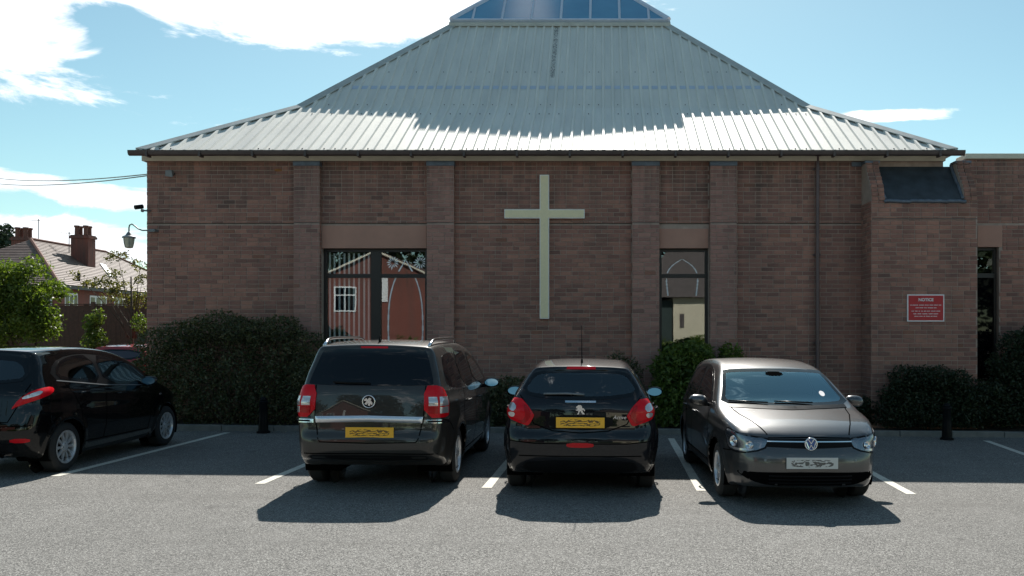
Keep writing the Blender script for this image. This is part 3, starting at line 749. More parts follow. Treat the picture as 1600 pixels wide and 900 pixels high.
for k in range(4):
    for x in bars:
        d = SH-abs(x)
        MB().tube([lanpt(x, -.02, .03, k), lanpt(x, d, .03, k)], .030, 4).build('glazing_bar', M['alu'], lt)
    for a, b in zip(edges[:-1], edges[1:]):
        da, db = SH-abs(a), SH-abs(b)
        pl = [(a, .02), (b, .02)]
        if db > .06: pl.append((b, db))
        if a*b < 0: pl.append((0, SH))
        if da > .06: pl.append((a, da))
        if len(pl) < 3: continue
        m_ = MB(); n = len(pl); m_.add([lanpt(x, d, .0, k) for x, d in pl]+[lanpt(x, d, .02, k) for x, d in pl], [tuple(range(n)), tuple(range(n,2*n))]+[(i,(i+1)%n,n+(i+1)%n,n+i) for i in range(n)])
        m_.build('pane', M['skyglass'], lt)
# ------------------------------------------------------------------ extension on the right
ex = thing('church_extension', 'lower flat roofed brick wing with a narrow dark window beyond the projecting bay', 'building', (9, WY, 0))
EX0, EX1, EZT = BX1+.002, 16.0, PZ(249, WY)
m_ = MB(); wall_core(m_, EX0, EX1, -.1, EZT, [WIN['E']], WY+.001, WY+.3); m_.box(EX0, EX1, WY+.3, WY+8, EZT-.3, EZT-.02); m_.box(EX1-.3,EX1,WY+.3,WY+8,-.1,EZT-.3)
ew = m_.build('wall', M['mortar'], ex)
brick_mesh('brickwork', brickwork([(EX0, EX1, 0, EZT)], fr, [WIN['E'], LIN['E']], u_off=.05, band=BAND), fr, M['brick'], ew)
l = LIN['E']; MB().box(l[0]+.004, l[1]-.004, WY-.012, WY+.2, l[2], l[3]-.006).build('lintel', M['lintel'], ex, bev=.004)
_o = ch
wE = WIN['E']
f = MB(); t=.05
f.box(wE[0], wE[1], yf, yf+.08, wE[3]-t, wE[3]); f.box(wE[0], wE[0]+t*.4, yf, yf+.08, wE[2], wE[3]-t); f.box(wE[1]-t, wE[1], yf, yf+.08, wE[2], wE[3]-t); f.box(wE[0]+t*.4, wE[1]-t, yf, yf+.08, PZ(434,yf), PZ(427,yf))
fE = f.build('window', M['winframe'], ex)
MB().box(wE[0]+t*.4, wE[1]-t, yf+.035, yf+.043, PZ(427,yf), wE[3]-t).build('pane', M['winglass'], fE)
MB().box(wE[0]+t*.4, wE[1]-t, yf+.035, yf+.043, wE[2], PZ(434,yf)).build('pane', M['privacy'], fE)
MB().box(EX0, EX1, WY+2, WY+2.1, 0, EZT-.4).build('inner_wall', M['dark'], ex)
MB().box(PX(1507,WY), EX1+.1, WY-.07, WY+.4, EZT, EZT+.10).build('coping', M['fascia'], ex, bev=.01)
# ------------------------------------------------------------------ cross
cx = PX(850.5, WY-.1)
cr = thing('wall_cross', 'tall cream cross with pale edging fixed to the brown brick church wall', 'cross', (cx, WY-.02, PZ(498,WY)))
yc = WY-.10; hw = .088
zb, zt_, za, zc = PZ(498,yc), PZ(273,yc), PZ(341,yc), PZ(327,yc); ax0, ax1 = PX(788,yc), PX(913.5,yc)
def crosspoly(g): return [(cx-hw+g,zb+g),(cx+hw-g,zb+g),(cx+hw-g,za+g),(ax1-g,za+g),(ax1-g,zc-g),(cx+hw-g,zc-g),(cx+hw-g,zt_-g),(cx-hw+g,zt_-g),(cx-hw+g,zc-g),(ax0+g,zc-g),(ax0+g,za+g),(cx-hw+g,za+g)]
MB().prism(crosspoly(0), 'y', yc, WY-.012).build('edging', M['crossrim'], cr)
MB().prism(crosspoly(.017), 'y', yc-.006, yc+.01).build('face_panel', M['cream'], cr)
# ------------------------------------------------------------------ notice board
sx0, sx1, sz0, sz1 = PX(1417.5,BY-.03), PX(1475.5,BY-.03), PZ(502.5,BY-.03), PZ(460,BY-.03)
sg = thing('notice_sign', 'red notice board with white border and lettering on the projecting brick bay', 'sign', ((sx0+sx1)/2, BY-.03, sz0))
MB().box(sx0, sx1, BY-.034, BY-.013, sz0, sz1).build('board', M['signwhite'], sg, bev=.004)
MB().box(sx0+.022, sx1-.022, BY-.0375, BY-.030, sz0+.022, sz1-.022).build('red_panel', M['signred'], sg)
def text(body, size, loc, m, parent, off, rotz=0, ext=.001, name='lettering', bold=.0, shear=0, rotx=90):
    c = bpy.data.curves.new(name, 'FONT'); c.body = body; c.size = size; c.extrude = ext; c.align_x = 'CENTER'; c.align_y = 'CENTER'; c.offset = bold; c.shear = shear
    t = bpy.data.objects.new(name, c); COL.objects.link(t); bpy.context.view_layer.update()
    me = bpy.data.meshes.new_from_object(t.evaluated_get(bpy.context.evaluated_depsgraph_get())); bpy.data.objects.remove(t)
    me.materials.clear(); me.materials.append(m)
    o = bpy.data.objects.new(name, me); COL.objects.link(o); o.parent = parent
    o.location = tuple(loc[i]-off[i] for i in range(3)); o.rotation_euler = (R(rotx), 0, rotz); return o
text('NOTICE', .075, ((sx0+sx1)/2, BY-.0395, sz1-.10), M['signwhite'], sg, ORG[sg.name], bold=.0025)
mb = MB(); W_ = sx1-sx0
rs = random.Random(4)
for (zz, wd) in ((.195,.86),(.245,.56),(.305,.78),(.355,.68),(.40,.62)):
    x = (sx0+sx1)/2-wd*W_/2; xe = x+wd*W_
    while x < xe-.02:
        ln = min(rs.uniform(.03,.10), xe-x)
        y_ = x
        while y_ < x+ln-.006:
            hh = rs.uniform(.006,.009); mb.box(y_, y_+.007, BY-.0395, BY-.037, sz1-zz-hh, sz1-zz+hh*.8); y_ += .010
        x += ln+.014
mb.build('small_print', M['signwhite'], sg, kind='stuff')
# ------------------------------------------------------------------ wall furniture at the left corner
lx, ly = PX(201.5, WY-.15), WY-.15
lp = thing('wall_lantern', 'grey swan neck lantern hanging off the left corner of the church', 'lamp', (WX0+.1, WY, PZ(360,WY)))
zc = PZ(360, ly)
neck = [(PX(243,ly), ly, zc), (PX(222,ly), ly, zc), (PX(216,ly), ly, zc+.03), (PX(210,ly), ly, zc+.09), (PX(206,ly), ly, zc+.12), (PX(202.5,ly), ly, zc+.10), (lx, ly, zc+.05), (lx, ly, zc-.02)]
MB().tube(neck, .013, 8).build('bracket_arm', M['grey'], lp, smooth=True)
MB().box(PX(232,ly), PX(242,ly), WY-.16, WY-.012, zc-.025, zc+.025).build('mounting_plate', M['grey'], lp, bev=.004)
hz = zc-.02
MB().lathe([(hz,.012),(hz-.02,.03),(hz-.07,.06),(hz-.10,.115),(hz-.125,.118),(hz-.125,.10)], 12, 'z', (lx,ly,0)).build('hood', M['grey'], lp, smooth=30)
M['lampglass'] = mat('cream lantern glass', (.50,.47,.36), .35, var=.15, vs=20)
MB().lathe([(hz-.12,.098),(hz-.22,.088),(hz-.30,.070),(hz-.315,.04),(hz-.315,0)], 12, 'z', (lx,ly,0)).build('glass', M['lampglass'], lp, smooth=30)
m_ = MB()
for k in range(6):
    a = 2*math.pi*k/6; m_.tube([(lx+.10*math.cos(a),ly+.10*math.sin(a),hz-.12),(lx+.09*math.cos(a),ly+.09*math.sin(a),hz-.22),(lx+.071*math.cos(a),ly+.071*math.sin(a),hz-.305)], .006, 5)
m_.build('cage', M['grey'], lp)
cc = thing('security_camera', 'small dark security camera on the left edge of the church above the lantern', 'camera', (WX0, WY, PZ(330,WY)))
zc = PZ(328, WY)
MB().tube([(WX0+.08, WY-.02, zc-.02), (WX0-.0, WY-.12, zc-.03), (WX0-.04, WY-.14, zc-.01)], .015, 6).build('arm', M['grey'], cc, smooth=True)
MB().tube([(WX0-.02, WY-.10, zc-.03), (WX0-.035, WY-.13, zc-.03)], .03, 10).build('joint', M['grey'], cc, smooth=40)
MB().tube([(WX0-.11, WY-.22, zc+.015), (WX0-.03, WY-.10, zc+.05)], .042, 12).build('housing', M['black'], cc, smooth=40)
fl_ = thing('floodlight', 'small grey floodlight under the fascia near the left corner of the church', 'floodlight', (PX(266,WY), WY, PZ(272,WY)))
fx, fz = PX(266,WY-.15), PZ(271,WY-.15)
m_ = MB(); m_.add([(fx-.07,WY-.20,fz-.06),(fx+.07,WY-.20,fz-.08),(fx+.06,WY-.22,fz+.05),(fx-.06,WY-.22,fz+.05),(fx-.05,WY-.10,fz-.02),(fx+.05,WY-.10,fz-.02),(fx+.05,WY-.10,fz+.06),(fx-.05,WY-.10,fz+.06)], [(0,1,2,3),(4,5,6,7),(0,1,5,4),(1,2,6,5),(2,3,7,6),(3,0,4,7)])
m_.build('housing', M['grey'], fl_, bev=.006); MB().box(fx-.02, fx+.02, WY-.11, WY-.01, fz, fz+.03).build('bracket', M['black'], fl_)
MB().box(fx-.14, fx-.07, WY-.07, WY-.01, fz-.02, fz+.03).build('junction_box', M['black'], fl_)
pl_ = (-34, 44, 0)
po = thing('utility_pole', 'wooden utility pole off to the left carrying two wires', 'pole', pl_)
MB().tube([(pl_[0],pl_[1],0),(pl_[0],pl_[1],10.8)], [.13,.09], 10).build('pole', M['bark'], po, smooth=True)
MB().box(pl_[0]-.5, pl_[0]+.5, pl_[1]-.05, pl_[1]+.05, 10.2, 10.32).build('crossarm', M['bark'], po)
P0 = Vector((PX(262,WY-.04), WY-.04, PZ(270,WY-.04)))
for k, (dz, nm) in enumerate(((0,'lower overhead wire from the church corner to the pole at the left'),(.06,'upper overhead wire from the church corner to the pole at the left'))):
    B = Vector((pl_[0], pl_[1], 10.25+dz*6)); pts = []
    for i in range(25):
        t = i/24; p = (P0+Vector((0,0,dz*.3))).lerp(B, t); p.z -= 4*.45*t*(1-t); pts.append(p)
    o = MB().tube(pts, .012, 5).build('overhead_wire', M['black']); tag(o, nm, 'wire', 'overhead wires')
# rust stain and vent at the left upper wall
M['rust'] = mat('rust', (.30,.13,.045), .9, var=.4, vs=30)
m_ = MB(); zx = PX(435,WY); zz = PZ(266,WY); m_.lathe([(0,0),(.008,.0),(.008,.035),(0,.06)], 12, 'y', (0,0,0))
m_.v = [(zx+p[0]*1.3, WY-.012-p[1], zz+p[2]*.5) for p in m_.v]; o = m_.build('vent_cap', M['rust'], ch, smooth=True)
# ------------------------------------------------------------------ bollards
def bollard(px, Yb, lab):
    x = PX(px, Yb); b = thing('bollard', lab, 'bollard', (x, Yb, gz(x)), 'black bollards in front of the planting bed')
    o = (0,0,0)
    MB().lathe([(0,.0),(0,.115),(.03,.115),(.045,.085),(.30,.072),(.50,.066),(.52,.078),(.545,.078),(.56,.06)], 20, 'z').build('post', M['black'], b, off=o, smooth=35)
    MB().lathe([(.56,.06),(.58,.064),(.60,.05),(.625,.035),(.635,0)], 20, 'z').build('cap', M['black'], b, off=o, smooth=35)
    return b
bollard(411.5, 14.75, 'black bollard in front of the big dark hedge, left of the people carrier')
bollard(1479.5, 14.6, 'black bollard in front of the dark shrubs, right of the grey car')
# ------------------------------------------------------------------ cars
def chaikin(pts, it=2, closed=True):
    pts = [np.array(p, float) for p in pts]
    for _ in range(it):
        o = []; n = len(pts)
        for i in range(n if closed else n-1):
            a, b = pts[i], pts[(i+1)%n]; o += [a*.75+b*.25, a*.25+b*.75]
        if not closed: o = [pts[0]]+o+[pts[-1]]
        pts = o
    return pts
def sdf_poly(P, poly):
    poly = np.array(poly); d = np.full(len(P), 1e9); inside = np.zeros(len(P), bool); n = len(poly)
    for i in range(n):
        a, b = poly[i], poly[(i+1)%n]; ab = b-a; ap = P-a
        t = np.clip((ap@ab)/(ab@ab+1e-12), 0, 1); q = ap-t[:,None]*ab; d = np.minimum(d, (q*q).sum(1))
        c = (a[1] > P[:,1]) != (b[1] > P[:,1])
        with np.errstate(divide='ignore', invalid='ignore'):
            xx = (b[0]-a[0])*(P[:,1]-a[1])/(b[1]-a[1])+a[0]
        inside ^= c & (P[:,0] < xx)
    d = np.sqrt(d); return np.where(inside, -d, d)
def smax(a, b, k):
    h = np.clip(.5+.5*(a-b)/k, 0, 1); return b+(a-b)*h+k*h*(1-h)
def sst(x, a, b):
    t = np.clip((x-a)/(b-a), 0, 1); return t*t*(3-2*t)
class Car:
    def __init__(s, S, root, pnt, res=.031):
        s.cuts = []; s.pnt = pnt; s.S = S; s.root = root; Lc, Hh = S['L'], S['half']; s.L = Lc
        side = chaikin(S['side'], 2); half = S['plan']; plan = chaikin([(x, y) for y, x in half]+[(-x, y) for y, x in reversed(half)], 1)
        iz, iv = zip(*S['inset']); arches = S['arches']; cr = S.get('crown', .055)
        def f(P):
            ax = np.abs(P[:,0]); u = ax/Hh
            ye = P[:,1]-S.get('bowr', .06)*u**2.2*(1-sst(P[:,1], .0, 1.3))+S.get('bowf', .13)*u**2.2*sst(P[:,1], Lc-1.4, Lc)
            ze = P[:,2]+cr*u**2*sst(P[:,2], .75, 1.1)
            d1 = sdf_poly(np.stack([ye, ze], 1), side)
            ins = np.interp(P[:,2], iz, iv)
            # greenhouse tumblehome only matters behind the bonnet
            x2 = (ax+ins)
            d2 = sdf_poly(np.stack([x2, P[:,1]], 1), plan)
            d = smax(d1, d2, S.get('k', .07))
            for (yc, zc, Ra) in arches:
                r = np.hypot(P[:,1]-yc, P[:,2]-zc)
                d -= .022*np.exp(-((r-Ra-.015)/.035)**2)*(ax > Hh*.7)
            cz = S.get('crease')
            if cz:
                zz = np.interp(P[:,1], [c[0] for c in cz], [c[1] for c in cz]); d -= .009*np.exp(-((P[:,2]-zz)/.028)**2)*(ax > Hh*.7)
                d += .007*np.exp(-((P[:,2]-zz+.13)/.07)**2)*(ax > Hh*.7)
            for (ya, yb, za, zb, am) in S.get('bulge', []):
                d -= am*sst(P[:,1], ya, ya+.03)*(1-sst(P[:,1], yb-.03, yb))*sst(P[:,2], za-.02, za+.02)*(1-sst(P[:,2], zb-.02, zb+.02))
            return d
        s.f = f
        nx, ny, nz = [max(4, int(a/res)) for a in (2*Hh, Lc, S['H'])]
        x = np.linspace(-Hh-.15, Hh+.15, nx+1); y = np.linspace(-.15, Lc+.15, ny+1); z = np.linspace(.05, S['H']+.15, nz+1)
        idx = {}; V = []; Fc = []
        def vid(i, j, k):
            key = (i, j, k)
            if key not in idx: idx[key] = len(V); V.append((x[i], y[j], z[k]))
            return idx[key]
        for i in range(nx):
            for j in range(ny):
                Fc.append((vid(i,j,0), vid(i,j+1,0), vid(i+1,j+1,0), vid(i+1,j,0))); Fc.append((vid(i,j,nz), vid(i+1,j,nz), vid(i+1,j+1,nz), vid(i,j+1,nz)))
        for i in range(nx):
            for k in range(nz):
                Fc.append((vid(i,0,k), vid(i+1,0,k), vid(i+1,0,k+1), vid(i,0,k+1))); Fc.append((vid(i,ny,k), vid(i,ny,k+1), vid(i+1,ny,k+1), vid(i+1,ny,k)))
        for j in range(ny):
            for k in range(nz):
                Fc.append((vid(0,j,k), vid(0,j,k+1), vid(0,j+1,k+1), vid(0,j+1,k))); Fc.append((vid(nx,j,k), vid(nx,j+1,k), vid(nx,j+1,k+1), vid(nx,j,k+1)))
        V = np.array(V); s.k = 1; A = np.stack([V[:,0]*.25, np.clip(V[:,1], .75, Lc-.85), np.clip(V[:,2], .55, .72)], 1)
        lo = np.zeros(len(V)); hi = np.ones(len(V))
        for _ in range(17):
            m = (lo+hi)/2; d = f(A+(V-A)*m[:,None]); ins = d < 0; lo = np.where(ins, m, lo); hi = np.where(ins, hi, m)
        V = A+(V-A)*((lo+hi)/2)[:,None]
        s.bvh = BVHTree.FromPolygons([tuple(p) for p in V], Fc)
        # cut the wheel arches
        kill = np.zeros(len(V), bool)
        for (yc, zc, Ra) in arches:
            r = np.hypot(V[:,1]-yc, V[:,2]-zc); kill |= (r < Ra) & (np.abs(V[:,0]) > Hh*.62)
        keep = []
        for q in Fc:
            kq = [kill[i] for i in q]
            if all(kq): continue
            keep.append(q)
        moved = V.copy()
        for (yc, zc, Ra) in arches:
            r = np.hypot(V[:,1]-yc, V[:,2]-zc); m = (r < Ra) & (np.abs(V[:,0]) > Hh*.62) & (r > .02)
            sc = Ra/np.maximum(r, .02); moved[m,1] = yc+(V[m,1]-yc)*sc[m]; moved[m,2] = zc+(V[m,2]-zc)*sc[m]
        mb = MB(); mb.v = [tuple(map(float,p)) for p in moved]; mb.f = keep
        s.body = mb.build('body', pnt, root, off=(0,0,0), smooth=True)
        bm = bmesh.new(); bm.from_mesh(s.body.data); bmesh.ops.delete(bm, geom=[v for v in bm.verts if not v.link_faces], context='VERTS'); bm.to_mesh(s.body.data); bm.free()
        s.body.data.shade_smooth()
        # arch liners
        mb = MB()
        for (yc, zc, Ra) in arches:
            for sg in (-1, 1):
                prof = [(sg*(Hh*.62), Ra+.012), (sg*(Hh-.035), Ra+.012)]
                mb.lathe([(sg*(Hh*.50), .02)]+[(sg*(Hh*.50), Ra+.012), (sg*(Hh-.045), Ra+.004)], 40, 'x', (0, yc, zc))
        mb.v = [(x_, y_, max(z_, .17)) for x_, y_, z_ in mb.v]
        mb.build('wheel_well', M['dark'], root, off=(0,0,0), fix=False, kind='stuff')
    def proj(s, view, u, v, off, R0=1.4):
        if view in ('side','side-'):
            sg = 1 if view == 'side' else -1; o = Vector((sg*R0, u, v)); d = Vector((-sg, 0, 0))
        elif view == 'rear': o = Vector((u, -.6, v)); d = Vector((0, 1, 0))
        elif view == 'front': o = Vector((u, s.L+.6, v)); d = Vector((0, -1, 0))
        elif view == 'top': o = Vector((u, v, 2.2)); d = Vector((0, 0, -1))
        else:   # polar: ('pol', yc) with u = angle*1.0 from -y or +y axis
            k, yc, base = view; a = u
            dr = Vector((math.sin(a), -math.cos(a)*base, 0)); o = Vector((0, yc, v))+dr*3; d = -dr
        h, n, i, dist = s.bvh.ray_cast(o, d)
        if h is None: return None, None
        if n.dot(d) > 0: n = -n
        return h+n*off, n
    def patch(s, name, m, poly, view, off=.004, parent=None, res=.035, rnd=2, depth=.008, smooth=True, label=None, bulge=0):
        if rnd: poly = chaikin(poly, rnd)
        poly = [np.array(p, float) for p in poly]
        P = []; n = len(poly)
        for i in range(n):
            a, b = poly[i], poly[(i+1)%n]; L_ = np.linalg.norm(b-a); k = max(1, int(L_/res))
            for j in range(k): P.append(a+(b-a)*j/k)
        nb = len(P); pa = np.array(P); lo, hi = pa.min(0), pa.max(0)
        gx = np.arange(lo[0]+res/2, hi[0], res); gy = np.arange(lo[1]+res/2, hi[1], res)
        if len(gx) and len(gy):
            G = np.array([(x, y) for x in gx for y in gy]); d = sdf_poly(G, pa); G = G[d < -res*.4]
        else: G = np.zeros((0,2))
        allp = [Vector(p) for p in P]+[Vector(p) for p in G]
        out = delaunay_2d_cdt(allp, [(i, (i+1)%nb) for i in range(nb)], [tuple(range(nb))], 1, 1e-6)
        vs, fs = out[0], out[2]
        dd = sdf_poly(np.array([tuple(v) for v in vs]), pa)
        top, bot, ok = [], [], []
        last = None
        for v, dv in zip(vs, dd):
            e = off+bulge*(1-math.exp(-max(0,-dv)/.03))
            h, nn = s.proj(view, v.x, v.y, e)
            if h is None: top.append(None); bot.append(None); continue
            top.append(h); bot.append(h-nn*(e+depth))
        fs = [f for f in fs if all(top[i] is not None for i in f)]
        cnt = {}
        for f in fs:
            for i in range(len(f)):
                a, b = f[i], f[(i+1)%len(f)]; cnt[(a,b)] = 1
        edges = [(a,b) for (a,b) in cnt if (b,a) not in cnt]
        mb = MB(); N_ = len(top); z = Vector((0,0,0))
        mb.v = [tuple(p or z) for p in top]+[tuple(p or z) for p in bot]
        mb.f = [tuple(f) for f in fs]; nf = len(mb.f)
        mb.f += [(b, a, a+N_, b+N_) for (a, b) in edges]
        o = mb.build(name, m, parent or s.root, off=(0,0,0), fix=False, label=label)
        me = o.data
        if m in (M['carglass'], M['screen']):
            at = me.attributes.new('edge', 'FLOAT', 'POINT'); at.data.foreach_set('value', np.concatenate([-dd, -dd*0]).astype(np.float32)); s.cuts.append((view, pa))
        bm = bmesh.new(); bm.from_mesh(me); bmesh.ops.delete(bm, geom=[v for v in bm.verts if not v.link_faces], context='VERTS')
        bmesh.ops.recalc_face_normals(bm, faces=bm.faces)
        # outward check
        if len(bm.faces):
            bm.faces.ensure_lookup_table(); c = Vector((0, s.L/2, .6)); f0 = bm.faces[0]
            tot = sum((f.normal.dot(f.calc_center_median()-c))*f.calc_area() for f in bm.faces)
            if tot < 0: bmesh.ops.reverse_faces(bm, faces=bm.faces)
        bm.to_mesh(me); bm.free()
        if smooth: me.shade_smooth(); me.set_sharp_from_angle(angle=R(50))
        return o
    def both(s, name, m, poly, **k):
        return s.patch(name, m, poly, 'side', **k), s.patch(name, m, poly, 'side-', **k)
    def line(s, pts, view, w=.006, off=.0014, mb=None):
        q = []
        for a, b in zip(pts[:-1], pts[1:]):
            a, b = np.array(a, float), np.array(b, float); n = max(1, int(np.linalg.norm(b-a)/.04))
            q += [a+(b-a)*i/n for i in range(n)]
        q.append(np.array(pts[-1], float)); o = len(mb.v); prev = None; c = 0
        for i, p in enumerate(q):
            t = q[min(i+1, len(q)-1)]-q[max(i-1,0)]; t = t/(np.linalg.norm(t)+1e-9); nn = np.array([-t[1], t[0]])*w
            a, _ = s.proj(view, *(p+nn), off); b, _ = s.proj(view, *(p-nn), off)
            if a is None or b is None: prev = None; continue
            mb.v += [tuple(a), tuple(b)]; k = len(mb.v)-2
            if prev is not None: mb.f.append((prev, prev+1, k+1, k))
            prev = k
    def gaps(s, lines):
        mb = MB()
        for view, pts in lines:
            if view == 'both': s.line(pts, 'side', mb=mb); s.line(pts, 'side-', mb=mb)
            else: s.line(pts, view, mb=mb)
        mb.build('shut_line', M['dark'], s.root, off=(0,0,0), fix=False, kind='stuff')
    def mirrors(s, y, z, x, m, back=M['black']):
        for sg in (1, -1):
            hous = MB(); prof = []
            c = Vector((sg*(x+.12), y, z))
            # egg shaped housing: stacked rings along the lateral axis
            n = 14; rings = 9
            for i in range(rings):
                t = -1+2*i/(rings-1); rr = math.sqrt(max(0, 1-abs(t)**2.6))
                for k in range(n):
                    a = 2*math.pi*k/n; ca, sa = math.cos(a), math.sin(a)
                    yy = ca*.075*rr if ca > 0 else ca*.030*rr
                    hous.v.append((c.x+t*.115, c.y+yy-.004*0, c.z+sa*(.072-.012*(t+1)*.5)*rr+.01*t))
            hous.f = [(i*n+k, i*n+(k+1)%n, (i+1)*n+(k+1)%n, (i+1)*n+k) for i in range(rings-1) for k in range(n)]
            o = hous.build('door_mirror', m, s.root, off=(0,0,0), smooth=True)
            mg = MB().prism([(c.x+math.cos(a)*.094, c.z+math.sin(a)*.052) for a in [2*math.pi*k/16 for k in range(16)]], 'y', c.y-.042, c.y-.034)
            mg.v = [(p[0], p[1]+.16*(p[2]-c.z), p[2]) for p in mg.v]; mg.build('mirror_glass', M['mirrorglass'], o, off=(0,0,0))
            MB().tube([(sg*(x-.04), y+.02, z-.05), (sg*(x+.06), y+.015, z-.045)], .022, 8).build('mirror_arm', back, o, off=(0,0,0), smooth=True)
    def handles(s, pts, m):
        for (y, z) in pts:
            for v, sg in (('side', 1), ('side-', -1)):
                h, n = s.proj(v, y, z, 0)
                if h is None: continue
                q = [s.proj(v, y+d, z+dz, o)[0] for d, dz, o in ((-.095,0,.0),(-.08,.0,.024),(-.04,.004,.034),(.04,.004,.034),(.08,0,.024),(.095,0,.0))]
                MB().tube([p for p in q if p], .012, 8).build('door_handle', m, s.root, off=(0,0,0), smooth=True)
    def interior(s, yf, yr, yd, zt=1.06, x=.36):
        # open the shell behind the glass, then seats, dashboard and steering wheel
        me = s.body.data; V = np.array([v.co[:] for v in me.vertices]); N_ = np.array([v.normal[:] for v in me.vertices]); kill = set()
        for view, pa in s.cuts:
            if view in ('side','side-'):
                sg = 1 if view == 'side' else -1; P = V[:,[1,2]]; ok = N_[:,0]*sg > .3
            elif view == 'rear': P = V[:,[0,2]]; ok = (N_[:,1] < -.15) & (V[:,1] < s.L*.4)
            else: P = V[:,[0,2]]; ok = (N_[:,1] > .15) & (V[:,1] > s.L*.4)
            d = sdf_poly(P, pa); ins = (d < -.004) & ok
            for f in me.polygons:
                if all(ins[i] for i in f.vertices): kill.add(f.index)
        bm = bmesh.new(); bm.from_mesh(me); bm.faces.ensure_lookup_table(); bmesh.ops.delete(bm, geom=[bm.faces[i] for i in kill], context='FACES'); bm.to_mesh(me); bm.free()
        def cushion(mb, x0, x1, pts):   # pts: closed (y,z) outline, rounded by chaikin
            q = [tuple(p) for p in chaikin(pts, 2)]; e = .03; n = len(q); cy, cz = np.mean([p[0] for p in q]), np.mean([p[1] for p in q])
            v = []
            for (xx, k) in ((x0, .75), (x0+e, 1), (x1-e, 1), (x1, .75)): v += [(xx, cy+(p[0]-cy)*k, cz+(p[1]-cz)*k) for p in q]
            mb.add(v, [(r*n+i, r*n+(i+1)%n, (r+1)*n+(i+1)%n, (r+1)*n+i) for r in range(3) for i in range(n)]+[tuple(range(n)), tuple(range(3*n,4*n))])
        for sx in (1, -1):
            mb = MB(); cushion(mb, sx*x-.24, sx*x+.24, [(yf-.12,zt),(yf-.02,zt),(yf+.10,.50),(yf+.55,.56),(yf+.55,.42),(yf-.05,.38)])
            o = mb.build('front_seat', M['seat'], s.root, off=(0,0,0), smooth=50)
            mb = MB(); cushion(mb, sx*x-.13, sx*x+.13, [(yf-.15,zt+.20),(yf-.07,zt+.20),(yf-.05,zt+.03),(yf-.14,zt+.03)]); mb.build('headrest', M['seat'], o, off=(0,0,0), smooth=50)
        mb = MB(); cushion(mb, -.60, .60, [(yr-.14,zt-.06),(yr-.04,zt-.06),(yr+.12,.52),(yr+.50,.56),(yr+.50,.42),(yr,.4)]); o = mb.build('rear_seat', M['seat'], s.root, off=(0,0,0), smooth=50)
        for sx in (1, -1):
            mb = MB(); cushion(mb, sx*.38-.12, sx*.38+.12, [(yr-.17,zt+.10),(yr-.10,zt+.10),(yr-.07,zt-.04),(yr-.15,zt-.04)]); mb.build('headrest', M['seat'], o, off=(0,0,0), smooth=50)
        mb = MB(); cushion(mb, -.66, .66, [(yd-.12,.55),(yd-.10,.86),(yd,.93),(yd+.35,.93),(yd+.40,.6)]); mb.build('dashboard', M['dash'], s.root, off=(0,0,0), smooth=50)
        mb = MB(); cy, cz = yd-.22, .90
        mb.tube([(x+math.cos(t)*.18, cy+math.sin(t)*.07, cz+math.sin(t)*.165) for t in [2*math.pi*k/24 for k in range(24)]], .014, 6, closed=True)
        mb.build('steering_wheel', M['dash'], s.root, off=(0,0,0), smooth=True)
    def wheels(s, style, r=.305, w=.195, rr=.205, m=None):
        m = m or M['alloy']; x0 = s.S['half']-.03; proto = None
        for (yc, zc, Ra) in s.S['arches']:
            for sg in (1, -1):
                if proto is None or proto[0] != sg:
                    pass
                we = bpy.data.objects.new('wheel', None); COL.objects.link(we); we.parent = s.root; we.location = (sg*x0, yc, r); we.empty_display_size = .2
                if sg < 0: we.rotation_euler = (0, 0, math.pi)
                if proto is None:
                    t = MB(); p = [(-w,rr+.0),(-w-.0,rr+.03),(-w+.005,r-.03),(-w+.03,r-.004),(-w*.5,r),(-.03,r-.004),(-.006,r-.03),(.0,rr+.05),(-.004,rr+.012),(-.02,rr-.002)]
                    t.lathe(p, 44, 'x'); ty = t.build('tyre', M['rubber'], we, off=(0,0,0), smooth=40)
                    rm = MB(); rm.lathe([(-.02,rr+.002),(-.006,rr+.004),(-.004,rr-.012),(-.022,rr-.02),(-.10,rr-.03),(-.16,rr-.01)], 44, 'x')
                    n = style['n']
                    for k in range(n):
                        a = 2*math.pi*k/n
                        for da in style['split']:
                            a1 = a+da; a0 = a+da*style.get('root', .35)
                            pts = []
                            for q in range(5):
                                tt = q/4; rad = .045+(rr-.058)*tt; aa = a0+(a1-a0)*tt; wd = style['w0']*(1-tt)+style['w1']*tt
                                ca, sa = math.cos(aa), math.sin(aa); xx = -.030+.012*math.sin(tt*3.0)
                                pts += [(xx-.022, rad*ca+sa*wd*1.2, rad*sa-ca*wd*1.2),(xx, rad*ca+sa*wd, rad*sa-ca*wd),(xx, rad*ca-sa*wd, rad*sa+ca*wd),(xx-.022, rad*ca-sa*wd*1.2, rad*sa+ca*wd*1.2)]
                            rm.add(pts, [(i*4+j, i*4+j+1, i*4+j+5, i*4+j+4) for i in range(4) for j in range(3)])
                    rm.lathe([(-.045,.060),(-.022,.056),(-.014,.040),(-.012,.0)], 24, 'x')
                    ri = rm.build('rim', m, we, off=(0,0,0), smooth=35)
                    nb = MB()
                    for k in range(5):
                        a = 2*math.pi*(k+.5)/5; nb.tube([(-.03,.048*math.cos(a),.048*math.sin(a)),(-.014,.048*math.cos(a),.048*math.sin(a))], .007, 6)
                    nb.build('wheel_nut', M['grey'], we, off=(0,0,0), kind='stuff')
                    bd = MB().lathe([(-.10,.0),(-.075,.02),(-.075,.145),(-.09,.150),(-.12,.15)], 30, 'x').build('brake_disc', M['black'], we, off=(0,0,0), smooth=30)
                    bw = MB().lathe([(-.15,.0),(-.15,rr)], 30, 'x').build('wheel_back', M['dark'], we, off=(0,0,0))
                    proto = [o for o in bpy.data.objects if o.parent == we]
                else:
                    for o in proto: inst(o, we, (0,0,0))
